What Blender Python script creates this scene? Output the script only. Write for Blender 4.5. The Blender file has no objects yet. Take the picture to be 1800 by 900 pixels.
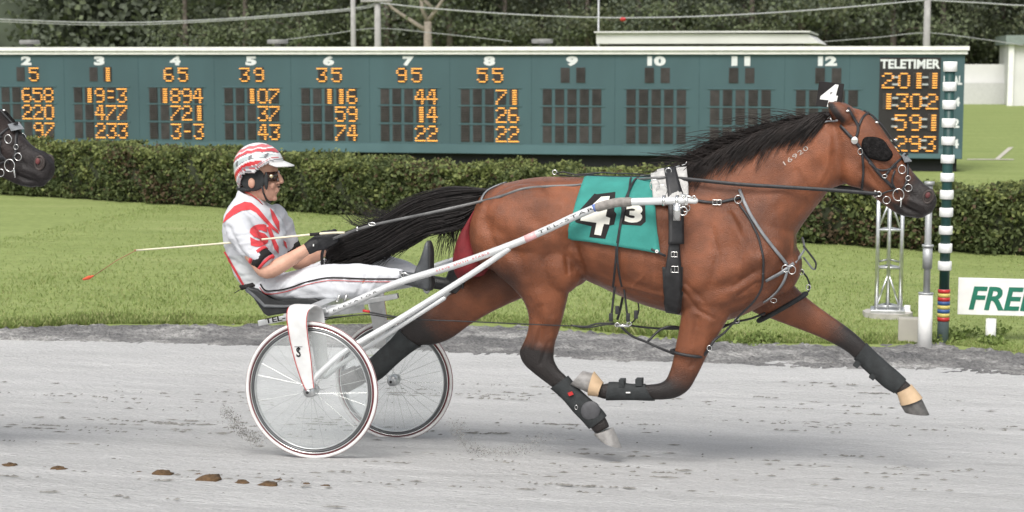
import bpy, bmesh, math, random
import numpy as np
from mathutils import Vector, Matrix
from mathutils.bvhtree import BVHTree
from mathutils.kdtree import KDTree
from mathutils.geometry import tessellate_polygon
R = math.radians
random.seed(4); RNG = np.random.default_rng(4)
scene = bpy.context.scene
C = scene.collection

# ------------------------------------------------------------------ camera, sky, sun, exposure
FPX = 3120.0; PITCH = R(6.4); HC = 2.11
cam_data = bpy.data.cameras.new("camera"); cam = bpy.data.objects.new("camera", cam_data); C.objects.link(cam)
cam.location = (0, 0, HC); cam.rotation_euler = (R(90) - PITCH, 0, 0)
cam_data.sensor_width = 36; cam_data.lens = FPX / 1800 * 36; cam_data.clip_end = 6000; cam_data.clip_start = .1
cam_data.dof.use_dof = True; cam_data.dof.focus_distance = 9.7; cam_data.dof.aperture_fstop = 5.0
scene.camera = cam
world = bpy.data.worlds.new("World"); scene.world = world; world.use_nodes = True
wn = world.node_tree; bg = wn.nodes['Background']
SUN_EL, SUN_ROT = R(52), R(200)
sky = wn.nodes.new('ShaderNodeTexSky'); sky.sky_type = 'NISHITA'; sky.sun_disc = False
sky.sun_elevation = SUN_EL; sky.sun_rotation = SUN_ROT; sky.dust_density = 4; sky.air_density = 1.2
hs = wn.nodes.new('ShaderNodeHueSaturation'); hs.inputs['Saturation'].default_value = .28
wn.links.new(sky.outputs[0], hs.inputs['Color']); wn.links.new(hs.outputs[0], bg.inputs['Color'])
bg.inputs['Strength'].default_value = .14
sl = bpy.data.lights.new("sun", 'SUN'); sl.energy = 1.55; sl.angle = R(28); sl.color = (1, .97, .92)
sun = bpy.data.objects.new("sun", sl); C.objects.link(sun)
# light travels from the sun: azimuth SUN_ROT clockwise from +Y
sdir = Vector((math.sin(SUN_ROT) * math.cos(SUN_EL), math.cos(SUN_ROT) * math.cos(SUN_EL), math.sin(SUN_EL)))
sun.rotation_euler = sdir.to_track_quat('Z', 'Y').to_euler(); sun.location = sdir * 50
scene.view_settings.view_transform = 'Standard'; scene.view_settings.look = 'None'
scene.view_settings.gamma = 1; scene.view_settings.use_curve_mapping = False
scene.view_settings.exposure = .40
scene.render.engine = 'CYCLES'
scene.cycles.use_denoising = True
scene.cycles.max_bounces = 5; scene.cycles.transparent_max_bounces = 12

# ------------------------------------------------------------------ camera geometry helpers
CP, SP = math.cos(PITCH), math.sin(PITCH)
CAMP = Vector((0, 0, HC))
def ray(px, py):
    x, y = px - 900, 450 - py
    return Vector((x, FPX * CP + y * SP, -FPX * SP + y * CP))
def proj(p):
    d = p - CAMP
    f = d.y * CP - d.z * SP; up = d.y * SP + d.z * CP
    return 900 + FPX * d.x / f, 450 - FPX * up / f
class Frame:
    def __init__(s, deg, o):
        a = R(deg); s.o = Vector(o); s.U = Vector((math.cos(a), -math.sin(a), 0)); s.V = Vector((math.sin(a), math.cos(a), 0))
    def P(s, px, py, v):
        d = ray(px, py); return CAMP + d * ((v - (CAMP - s.o).dot(s.V)) / d.dot(s.V))
    def W(s, u, v, z): return s.o + s.U * u + s.V * v + Vector((0, 0, z))
    def uv(s, p): q = p - s.o; return q.dot(s.U), q.dot(s.V)
d0 = ray(548, 806); O = CAMP + d0 * (9.2 / d0.y); O.z = 0
S = Frame(13, O); T = Frame(11.5, O)
VC = .62
P = S.P
_zt = [-400, -14, -5, -2.5, 0, 1.3, 2.5, 3.6, 4.1, 4.7, 6.5, 12, 30, 60, 400, 3000]
_zz = [.5, .5, .42, .30, 0, -.155, -.235, -.275, -.25, -.215, -.2, -.2, -.2, -.2, -.2, -.2]
def zg(t): return float(np.interp(t, _zt, _zz))
def G(px, py, dz=0):
    d = ray(px, py); k = (dz - .2 - HC) / d.z
    for _ in range(25):
        q = CAMP + d * k; z = zg(T.uv(q)[1]) + dz; k = .5 * k + .5 * (z - HC) / d.z
    return CAMP + d * k

# ------------------------------------------------------------------ materials
def nodes(name):
    m = bpy.data.materials.new(name); m.use_nodes = True
    return m, m.node_tree, m.node_tree.nodes['Principled BSDF']
def mat(name, col, rough=.6, metal=0, var=.15, scale=8, bump=0, bscale=60, spec=None, stretch=None, col2=None, alpha=None, detail=4):
    m, nt, b = nodes(name); L = nt.links
    b.inputs['Roughness'].default_value = rough; b.inputs['Metallic'].default_value = metal
    if spec is not None: b.inputs['Specular IOR Level'].default_value = spec
    tc = nt.nodes.new('ShaderNodeTexCoord'); mp = nt.nodes.new('ShaderNodeMapping')
    L.new(tc.outputs['Object'], mp.inputs[0])
    if stretch: mp.inputs['Scale'].default_value = stretch
    n = nt.nodes.new('ShaderNodeTexNoise'); n.inputs['Scale'].default_value = scale; n.inputs['Detail'].default_value = detail
    L.new(mp.outputs[0], n.inputs['Vector'])
    r = nt.nodes.new('ShaderNodeValToRGB'); L.new(n.outputs[0], r.inputs[0])
    c2 = col2 or tuple(min(1, c * (1 + var)) for c in col)
    c1 = col if col2 else tuple(c * (1 - var) for c in col)
    r.color_ramp.elements[0].position = .3; r.color_ramp.elements[1].position = .7
    r.color_ramp.elements[0].color = (*c1, 1); r.color_ramp.elements[1].color = (*c2, 1)
    L.new(r.outputs[0], b.inputs['Base Color'])
    if bump:
        n2 = nt.nodes.new('ShaderNodeTexNoise'); n2.inputs['Scale'].default_value = bscale; n2.inputs['Detail'].default_value = 5
        L.new(mp.outputs[0], n2.inputs['Vector'])
        bp = nt.nodes.new('ShaderNodeBump'); bp.inputs['Strength'].default_value = bump; bp.inputs['Distance'].default_value = .01
        L.new(n2.outputs[0], bp.inputs['Height']); L.new(bp.outputs[0], b.inputs['Normal'])
    return m
def attr_mat(name, rough, var=.2, scale=12, bump=.2, bscale=90, spec=.4, stretch=None, sheen=0):
    m = mat(name, (.5 * (1 - var),) * 3, rough, 0, var, scale, bump, bscale, spec, stretch, col2=(.5 * (1 + var),) * 3)
    nt = m.node_tree; b = nt.nodes['Principled BSDF']; r = [n for n in nt.nodes if n.type == 'VALTORGB'][0]
    a = nt.nodes.new('ShaderNodeAttribute'); a.attribute_name = 'coat'
    mx = nt.nodes.new('ShaderNodeMix'); mx.data_type = 'RGBA'; mx.blend_type = 'MULTIPLY'; mx.inputs['Factor'].default_value = 1
    ad = nt.nodes.new('ShaderNodeMix'); ad.data_type = 'RGBA'; ad.blend_type = 'ADD'; ad.inputs['Factor'].default_value = 1
    nt.links.new(r.outputs[0], mx.inputs['A']); nt.links.new(a.outputs['Color'], mx.inputs['B'])
    nt.links.new(mx.outputs['Result'], ad.inputs['A']); nt.links.new(mx.outputs['Result'], ad.inputs['B'])
    nt.links.new(ad.outputs['Result'], b.inputs['Base Color'])
    n5 = nt.nodes.new('ShaderNodeTexNoise'); n5.inputs['Scale'].default_value = 5; n5.inputs['Detail'].default_value = 6; mr = nt.nodes.new('ShaderNodeMapRange')
    mr.inputs[1].default_value = .35; mr.inputs[2].default_value = .65; mr.inputs[3].default_value = rough * .72; mr.inputs[4].default_value = min(1, rough * 1.3)
    tc_ = [n for n in nt.nodes if n.type == 'TEX_COORD'][0]; nt.links.new(tc_.outputs['Object'], n5.inputs['Vector']); nt.links.new(n5.outputs[0], mr.inputs[0]); nt.links.new(mr.outputs[0], b.inputs['Roughness'])
    if sheen: b.inputs['Sheen Weight'].default_value = sheen
    return m
def emis(name, col, s):
    m, nt, b = nodes(name); b.inputs['Base Color'].default_value = (*[c * .5 for c in col], 1)
    b.inputs['Emission Color'].default_value = (*col, 1); b.inputs['Emission Strength'].default_value = s; return m
M = dict(
 leather=mat('black_leather', (.018, .018, .019), .42, var=.4, scale=30, bump=.25, bscale=200),
 strap=mat('black_strap', (.022, .022, .024), .5, var=.35, scale=40, bump=.2, bscale=250),
 rein=mat('rein_leather', (.13, .13, .13), .38, var=.4, scale=12, bump=.2, bscale=200),
 greystrap=mat('worn_grey_strap', (.2, .21, .22), .35, var=.35, scale=15),
 chrome=mat('chrome', (.78, .78, .76), .18, 1, var=.1),
 alu=mat('brushed_aluminium', (.62, .63, .63), .32, .85, var=.15, scale=20, bump=.05),
 alupaint=mat('silver_paint', (.66, .67, .67), .3, .25, var=.08, scale=14, bump=.04, bscale=30),
 whitepaint=mat('white_gloss_paint', (.66, .66, .65), .3, var=.1, scale=16, bump=.04, bscale=40),
 galv=mat('galvanised_steel', (.42, .43, .43), .5, .5, var=.15, scale=10, bump=.1),
 rubber=mat('tyre_rubber', (.03, .03, .03), .7, var=.3, scale=30),
 whitewall=mat('white_tyre', (.74, .74, .72), .5, var=.08, scale=20, bump=.05),
 maroonline=mat('dark_red_line', (.22, .03, .04), .5),
 red=mat('red_paint', (.5, .03, .03), .4, var=.1),
 redcloth=mat('red_cloth', (.62, .055, .065), .8, var=.12, scale=25, bump=.15, bscale=400),
 maroon=mat('maroon_velvet', (.17, .012, .016), .75, var=.3, scale=15, bump=.3, bscale=80),
 teal=mat('teal_cloth', (.04, .275, .235), .8, var=.14, scale=10, bump=.5, bscale=500),
 white=mat('white_vinyl', (.8, .8, .78), .6, var=.05, scale=20, bump=.05),
 cream=mat('cream_cloth', (.74, .72, .64), .7, var=.08, scale=20, bump=.1),
 darkink=mat('dark_ink', (.03, .028, .028), .85, var=.2, spec=.1),
 jersey=mat('white_jersey', (.56, .57, .60), .8, var=.05, scale=6, bump=.5, bscale=22, spec=.2),
 mesh=mat('grey_mesh_cloth', (.56, .58, .59), .8, var=.08, scale=8, bump=.35, bscale=16),
 trousers=mat('white_trousers', (.63, .64, .67), .75, var=.04, scale=6, bump=.5, bscale=18, spec=.2),
 skin=mat('skin', (.58, .33, .235), .55, var=.14, scale=18, bump=.1, bscale=150),
 fleece=mat('grey_fleece', (.50, .49, .47), .95, var=.18, scale=30, bump=.8, bscale=120),
 hair=mat('black_hair', (.015, .0125, .012), .45, var=.5, scale=40, spec=.35),
 manehair=mat('dark_brown_hair', (.017, .0125, .011), .5, var=.55, scale=14, spec=.3),
 manetip=mat('sunbleached_hair', (.085, .040, .026), .65, var=.5, scale=14, spec=.2),
 boot=mat('neoprene_boot', (.022, .025, .026), .75, var=.3, scale=25, bump=.3, bscale=100),
 bootgrey=mat('grey_boot_patch', (.075, .075, .08), .6, var=.2, scale=25),
 tan=mat('tan_rubber', (.56, .40, .25), .55, var=.12, scale=20),
 hoof=mat('hoof_horn', (.10, .095, .09), .55, var=.35, scale=30, bump=.3, bscale=60),
 hoofpale=mat('pale_hoof_horn', (.27, .26, .25), .55, var=.25, scale=30, bump=.3, bscale=60),
 lens=mat('dark_lens', (.03, .015, .012), .12, var=.1, spec=.8),
 gold=mat('brass', (.6, .52, .34), .35, .8, var=.1),
 glove=mat('black_glove', (.014, .014, .016), .6, var=.35, scale=30, bump=.3, bscale=100),
 greyboot=mat('grey_leather_boot', (.07, .075, .08), .4, var=.35, scale=18, bump=.2, bscale=90),
 seat=mat('black_seat_vinyl', (.02, .021, .022), .5, var=.3, scale=20, bump=.2, bscale=120),
 seatgrey=mat('grey_seat_vinyl', (.055, .06, .065), .5, var=.2, scale=20, bump=.2, bscale=120),
 pinkskin=mat('nostril', (.12, .03, .03), .6, var=.3),
 blush=mat('lip', (.35, .14, .11), .5),
 wood=mat('white_wood', (.80, .80, .77), .6, var=.08, scale=8),
)
# ------------------------------------------------------------------ object helpers
def tag(o, label=None, cat=None, group=None, kind=None):
    if label: o['label'] = label
    if cat: o['category'] = cat
    if group: o['group'] = group
    if kind: o['kind'] = kind
    return o
def thing(name, loc, label, cat, group=None):
    o = bpy.data.objects.new(name, None); o.location = loc; o.empty_display_size = .1; C.objects.link(o)
    return tag(o, label, cat, group)
def wloc(o):
    v = Vector((0, 0, 0))
    while o is not None: v = v + o.location; o = o.parent
    return v
def link(name, me, m, parent=None, origin=None):
    o = bpy.data.objects.new(name, me); C.objects.link(o)
    if m is not None:
        me.materials.clear()
        for k in (m if isinstance(m, (list, tuple)) else [m]): me.materials.append(k)
    base = wloc(parent) if parent is not None else Vector((0, 0, 0))
    org = Vector(origin) if origin is not None else (base if parent is not None else None)
    if org is None:
        n = len(me.vertices); a = np.empty(n * 3, 'f'); me.vertices.foreach_get('co', a); a = a.reshape(-1, 3)
        org = Vector(((a[:, 0].min() + a[:, 0].max()) / 2, (a[:, 1].min() + a[:, 1].max()) / 2, a[:, 2].min()))
    me.transform(Matrix.Translation(-org)); o.parent = parent; o.location = org - base
    return o
class MB:
    def __init__(s): s.v = []; s.f = []; s.mi = []; s.cur = 0; s.val = []; s.dk = 0.0
    def add(s, vs, fs, dk=None):
        n = len(s.v); s.v += [Vector(x) for x in vs]; s.f += [tuple(i + n for i in f) for f in fs]; s.mi += [s.cur] * len(fs)
        s.val += list(dk) if dk is not None else [s.dk] * len(vs)
    def rings(s, rings, closed=True, caps=True, dk=None):
        n = len(rings[0]); vs = [p for r in rings for p in r]; fs = []
        for i in range(len(rings) - 1):
            for j in range(n if closed else n - 1):
                k = (j + 1) % n; fs.append((i * n + j, i * n + k, (i + 1) * n + k, (i + 1) * n + j))
        if caps:
            c0 = sum(rings[0], Vector()) / n; c1 = sum(rings[-1], Vector()) / n
            a = len(vs); vs += [c0, c1]; b = (len(rings) - 1) * n
            for j in range(n):
                k = (j + 1) % n; fs.append((a, k, j)); fs.append((a + 1, b + j, b + k))
        d = None
        if dk is not None: d = [x for x in dk for _ in range(n)] + ([dk[0], dk[-1]] if caps else [])
        s.add(vs, fs, d)
    def tube(s, pts, r, n=8, caps=True, round_ends=False, flat=None, up=None):
        pts = [Vector(p) for p in pts]; m = len(pts); rr = list(r) if hasattr(r, '__len__') else [r] * m
        if round_ends:
            a = (pts[0] - pts[1]).normalized(); b = (pts[-1] - pts[-2]).normalized()
            pre = [(pts[0] + a * rr[0] * k, rr[0] * math.sqrt(max(.02, 1 - k * k))) for k in (.95, .7, .35)]
            post = [(pts[-1] + b * rr[-1] * k, rr[-1] * math.sqrt(max(.02, 1 - k * k))) for k in (.35, .7, .95)]
            pts = [q[0] for q in pre] + pts + [q[0] for q in post]; rr = [q[1] for q in pre] + rr + [q[1] for q in post]; m = len(pts)
        rings = []; t0 = (pts[1] - pts[0]).normalized(); nrm = Vector(up) if up is not None else t0.orthogonal()
        nrm = (nrm - t0 * nrm.dot(t0)).normalized()
        for i in range(m):
            t = (pts[min(i + 1, m - 1)] - pts[max(i - 1, 0)]).normalized()
            nrm = (nrm - t * nrm.dot(t)).normalized(); bi = t.cross(nrm)
            fx = flat or 1
            rings.append([pts[i] + nrm * (rr[i] * math.cos(2 * math.pi * j / n)) + bi * (rr[i] * fx * math.sin(2 * math.pi * j / n)) for j in range(n)])
        s.rings(rings, True, caps)
    def box(s, c, ax, ay, az):      # half-axis vectors
        c = Vector(c); vs = [c + ax * i + ay * j + az * k for i in (-1, 1) for j in (-1, 1) for k in (-1, 1)]
        s.add(vs, [(0, 1, 3, 2), (4, 6, 7, 5), (0, 4, 5, 1), (2, 3, 7, 6), (0, 2, 6, 4), (1, 5, 7, 3)])
    def ell(s, c, ax, ay, az, nu=20, nv=12):
        c = Vector(c); rings = []
        for i in range(nv + 1):
            a = math.pi * (i + .02) / (nv + .04)
            rings.append([c + az * math.cos(a) + (ax * math.cos(2 * math.pi * j / nu) + ay * math.sin(2 * math.pi * j / nu)) * math.sin(a) for j in range(nu)])
        s.rings(rings)
    def torus(s, c, a, b, r, n=24, k=6, arc=1):
        c = Vector(c); nn = a.cross(b).normalized(); m = n if arc < 1 else n
        rings = []
        for i in range(m + 1):
            t = 2 * math.pi * arc * i / n; d = a * math.cos(t) + b * math.sin(t); dn = d.normalized()
            rings.append([c + d + dn * (r * math.cos(2 * math.pi * j / k)) + nn * (r * math.sin(2 * math.pi * j / k)) for j in range(k)])
        s.rings(rings, True, arc < 1)
    def mesh(s, name, smooth=True, fix=True):
        me = bpy.data.meshes.new(name); me.from_pydata(s.v, [], s.f); me.update()
        me.polygons.foreach_set('material_index', s.mi)
        if fix:
            bm = bmesh.new(); bm.from_mesh(me); bmesh.ops.recalc_face_normals(bm, faces=bm.faces); bm.to_mesh(me); bm.free()
        if smooth: me.polygons.foreach_set('use_smooth', [True] * len(me.polygons))
        return me
    def build(s, name, m, parent=None, smooth=True, bevel=0, fix=True, origin=None, sharp=None):
        me = s.mesh(name, smooth, fix)
        if bevel:
            bm = bmesh.new(); bm.from_mesh(me)
            es = [e for e in bm.edges if len(e.link_faces) == 2 and e.calc_face_angle(0) > .6]
            bmesh.ops.bevel(bm, geom=es, offset=bevel, segments=2, affect='EDGES', profile=.6); bm.to_mesh(me); bm.free()
        if sharp: me.set_sharp_from_angle(angle=R(sharp))
        return link(name, me, m, parent, origin)
def catmull(pts, k):
    out = []; n = len(pts); pts = [np.array(p, float) for p in pts]
    for i in range(n - 1):
        p0, p1, p2, p3 = pts[max(i - 1, 0)], pts[i], pts[i + 1], pts[min(i + 2, n - 1)]
        for j in range(k):
            t = j / k
            out.append(.5 * ((2 * p1) + (-p0 + p2) * t + (2 * p0 - 5 * p1 + 4 * p2 - p3) * t * t + (-p0 + 3 * p1 - 3 * p2 + p3) * t ** 3))
    out.append(pts[-1]); return out
def loft(mb, st, k=4, n=28, ex=2.2, xf=None, vlean=None):
    """st rows: ax,ay,bx,by (two outline pixels), halfwidth, v, dark [, egg]"""
    rows = catmull([tuple(r) + (0,) * (8 - len(r)) for r in st], k); rings = []; dk = []
    for r in rows:
        A = P(r[0], r[1], r[5]); B = P(r[2], r[3], r[5])
        if xf: A, B = xf(A), xf(B)
        c = (A + B) / 2; h = (A - B) / 2; ring = []
        for j in range(n):
            t = 2 * math.pi * j / n; ct, s_ = math.cos(t), math.sin(t)
            x = math.copysign(abs(ct) ** (2 / ex), ct); y = math.copysign(abs(s_) ** (2 / ex), s_)
            wf = 1 - r[7] * x     # egg: narrower toward A when positive
            ring.append(c + h * x + S.V * (r[4] * y * wf))
        rings.append(ring); dk.append(float(r[6]))
    mb.rings(rings, dk=dk)
def remesh(mb, name, voxel, it=6, fac=.5):
    me = mb.mesh(name); o = bpy.data.objects.new('tmp', me); C.objects.link(o)
    m = o.modifiers.new('r', 'REMESH'); m.mode = 'VOXEL'; m.voxel_size = voxel; m.use_smooth_shade = True
    s_ = o.modifiers.new('s', 'SMOOTH'); s_.iterations = it; s_.factor = fac
    dg = bpy.context.evaluated_depsgraph_get(); dg.update()
    out = bpy.data.meshes.new_from_object(o.evaluated_get(dg)); out.name = name
    bpy.data.objects.remove(o); bpy.data.meshes.remove(me)
    return out
def co(me):
    a = np.empty(len(me.vertices) * 3, 'f'); me.vertices.foreach_get('co', a); return a.reshape(-1, 3).astype(float)
def nor(me):
    a = np.empty(len(me.vertices) * 3, 'f'); me.vertices.foreach_get('normal', a); return a.reshape(-1, 3).astype(float)
def projn(a):
    x = a[:, 0]; y = a[:, 1]; z = a[:, 2] - HC; f = y * CP - z * SP; up = y * SP + z * CP
    return 900 + FPX * x / f, 450 - FPX * up / f
def segdist(px, py, pl):
    d = np.full(px.shape, 1e9)
    for (x0, y0), (x1, y1) in zip(pl[:-1], pl[1:]):
        dx, dy = x1 - x0, y1 - y0; t = np.clip(((px - x0) * dx + (py - y0) * dy) / (dx * dx + dy * dy + 1e-9), 0, 1)
        d = np.minimum(d, np.hypot(px - x0 - t * dx, py - y0 - t * dy))
    return d
def sculpt(me, items, vc=None, inv=None):
    """ridges (+) and hollows (-) along lines, each its own depth in metres, on both flanks of the body"""
    vc = VC if vc is None else vc
    a = co(me); n = nor(me); side = np.abs(n @ np.array(S.V)); v = (a - np.array(O)) @ np.array(S.V)
    mir = a.copy(); k = v > vc; mir[k] -= np.outer(2 * (v[k] - vc), np.array(S.V))
    if inv is not None: mir = (mir - inv[1]) @ inv[0] + inv[1]
    px, py = projn(mir); dsp = np.zeros(len(a))
    for pl, r, dep in items: dsp += dep * np.exp(-(segdist(px, py, pl) / r) ** 2)
    a += n * (dsp * side)[:, None]; me.vertices.foreach_set('co', a.astype('f').ravel()); me.update()
def bvh_of(me):
    return BVHTree.FromPolygons([v.co.copy() for v in me.vertices], [tuple(p.vertices) for p in me.polygons])
def cast(bv, px, py, off=.0, vdef=None):
    """the surface point of a body seen at a pixel of the photograph, lifted off the surface"""
    d = ray(px, py).normalized(); h = bv.ray_cast(CAMP, d) if bv else (None,)
    if h[0] is None: return P(px, py, VC if vdef is None else vdef), -d
    n = h[1]; n = n if n.dot(d) < 0 else -n
    return h[0] + n * off, n
def mirror(p, vc=None): 
    q = S.uv(p)[1]; return p - S.V * (2 * (q - (VC if vc is None else vc)))
def ribbon(mb, pts, nrms, w, th=.004):
    m = len(pts); ww = w if hasattr(w, '__len__') else [w] * m; rings = []
    for i in range(m):
        t = (pts[min(i + 1, m - 1)] - pts[max(i - 1, 0)]).normalized(); n = nrms[i]; n = (n - t * n.dot(t)).normalized(); b = t.cross(n)
        a_, c_ = b * (ww[i] / 2), n * (th / 2)
        rings.append([pts[i] - a_ - c_, pts[i] + a_ - c_, pts[i] + a_ + c_, pts[i] - a_ + c_])
    mb.rings(rings)
def strap(mb, bv, line, w, off=.006, th=.005, step=6, far=False, vdef=None, smooth=True):
    pl = []
    for (x0, y0), (x1, y1) in zip(line[:-1], line[1:]):
        k = max(1, int(math.hypot(x1 - x0, y1 - y0) / step)); pl += [(x0 + (x1 - x0) * i / k, y0 + (y1 - y0) * i / k) for i in range(k)]
    pl.append(line[-1]); pts, ns = [], []
    for x, y in pl:
        p, n = cast(bv, x, y, off, vdef); pts.append(p); ns.append(n)
    if smooth and len(pts) > 4:
        for _ in range(2):
            pts = [pts[0]] + [(pts[i - 1] + pts[i] * 2 + pts[i + 1]) / 4 for i in range(1, len(pts) - 1)] + [pts[-1]]
            ns = [ns[0]] + [(ns[i - 1] + ns[i] + ns[i + 1]).normalized() for i in range(1, len(ns) - 1)] + [ns[-1]]
    ribbon(mb, pts, ns, w, th)
    if far: ribbon(mb, [mirror(p) for p in pts], [n - S.V * (2 * n.dot(S.V)) for n in ns], w, th)
def decal(name, bv, polys, m, parent, off=.006, maxe=.02, far=False, vdef=None, seg=6):
    """flat shapes given in photo pixels laid on a curved surface"""
    bm = bmesh.new()
    for poly in polys:
        if isinstance(poly, tuple):  # (verts, faces)
            vs = [bm.verts.new((x, -y, 0)) for x, y in poly[0]]
            for f in poly[1]:
                try: bm.faces.new([vs[i] for i in f])
                except ValueError: pass
        else:
            vs = [bm.verts.new((x, -y, 0)) for x, y in poly]; bm.faces.new(vs)
    bmesh.ops.triangulate(bm, faces=bm.faces)
    for _ in range(5):
        es = [e for e in bm.edges if e.calc_length() > maxe * 320]
        if not es: break
        bmesh.ops.subdivide_edges(bm, edges=es, cuts=1); bmesh.ops.triangulate(bm, faces=[f for f in bm.faces if len(f.verts) > 3])
    bad = []
    for v in bm.verts:
        p, n = cast(bv, v.co.x, -v.co.y, off, vdef); v.co = p
    if far:
        g = bmesh.ops.duplicate(bm, geom=bm.verts[:] + bm.edges[:] + bm.faces[:])
        for v in g['geom']:
            if isinstance(v, bmesh.types.BMVert): v.co = mirror(v.co)
    me = bpy.data.meshes.new(name); bm.to_mesh(me); bm.free(); me.polygons.foreach_set('use_smooth', [True] * len(me.polygons))
    return link(name, me, m, parent)
_tc = {}
def glyphs(txt, bold=0.0, spacing=1):
    """text as a flat mesh, height of a capital about 1, left aligned at 0"""
    key = (txt, bold, spacing)
    if key in _tc: return _tc[key]
    cu = bpy.data.curves.new('t', 'FONT'); cu.body = txt; cu.size = 1.4; cu.offset = bold; cu.resolution_u = 3; cu.space_character = spacing
    o = bpy.data.objects.new('t', cu); C.objects.link(o); dg = bpy.context.evaluated_depsgraph_get(); dg.update()
    me = bpy.data.meshes.new_from_object(o.evaluated_get(dg)); vs = [(v.co.x, v.co.y) for v in me.vertices]; fs = [tuple(p.vertices) for p in me.polygons]
    bpy.data.objects.remove(o); _tc[key] = (vs, fs); return vs, fs
def text_px(txt, x0, y0, x1, y1, h, bold=.03, spacing=1, skew=0, fit=True):
    """text mapped to photo pixels: baseline from (x0,y0) to (x1,y1), capital height h"""
    vs, fs = glyphs(txt, bold, spacing); mx = max(v[0] for v in vs); mn = min(v[0] for v in vs)
    dx, dy = x1 - x0, y1 - y0; L_ = math.hypot(dx, dy); k = L_ / (mx - mn); ex, ey = dx / L_, dy / L_; nx, ny = ey, -ex
    return ([(x0 + ex * ((a - mn) * k + skew * b * h) + nx * b * h, y0 + ey * ((a - mn) * k + skew * b * h) + ny * b * h) for a, b in vs], fs)
def text3(mb, txt, org, X, Y, h, width=None, bold=.03, center=False, spacing=1):
    vs, fs = glyphs(txt, bold, spacing); mn = min(v[0] for v in vs); mx = max(v[0] for v in vs); kx = width / (mx - mn) if width else h
    o = Vector(org) - (X * (kx * (mx - mn) / 2) if center else X * 0)
    mb.add([o + X * ((a - mn) * kx) + Y * (b * h) for a, b in vs], fs)
def grid_mesh(us, ts, f):
    vs = [f(u, t) for t in ts for u in us]; n = len(us)
    fs = [(i * n + j, i * n + j + 1, (i + 1) * n + j + 1, (i + 1) * n + j) for i in range(len(ts) - 1) for j in range(n - 1)]
    return vs, fs
def cards(cen, size, flat=.0, aspect=1.0, tri=False, nrm=None):
    """many small leaf faces, numpy built"""
    n = len(cen); a = RNG.normal(size=(n, 3)); a[:, 2] *= (1 - flat); a /= np.linalg.norm(a, axis=1)[:, None]
    b = RNG.normal(size=(n, 3)); b -= (a * b).sum(1)[:, None] * a; b /= np.linalg.norm(b, axis=1)[:, None]
    sz = size * RNG.uniform(.6, 1.3, n)[:, None]; a = a * sz * .5 * aspect; b = b * sz * .5
    v = np.stack([cen - a - b * .4, cen - a * .1 + b, cen + a + b * .3, cen + a * .15 - b], 1).reshape(-1, 3)
    return v
def quads(name, v, m, parent=None, nmat=None, mi=None, origin=None):
    n = len(v) // 4; me = bpy.data.meshes.new(name); me.vertices.add(n * 4); me.vertices.foreach_set('co', v.astype('f').ravel())
    me.loops.add(n * 4); me.loops.foreach_set('vertex_index', np.arange(n * 4, dtype='i')); me.polygons.add(n)
    me.polygons.foreach_set('loop_start', np.arange(0, n * 4, 4, dtype='i'))
    me.update(calc_edges=True)
    o = link(name, me, m, parent, origin)
    if mi is not None: me.polygons.foreach_set('material_index', np.asarray(mi, dtype='i'))
    return o
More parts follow.
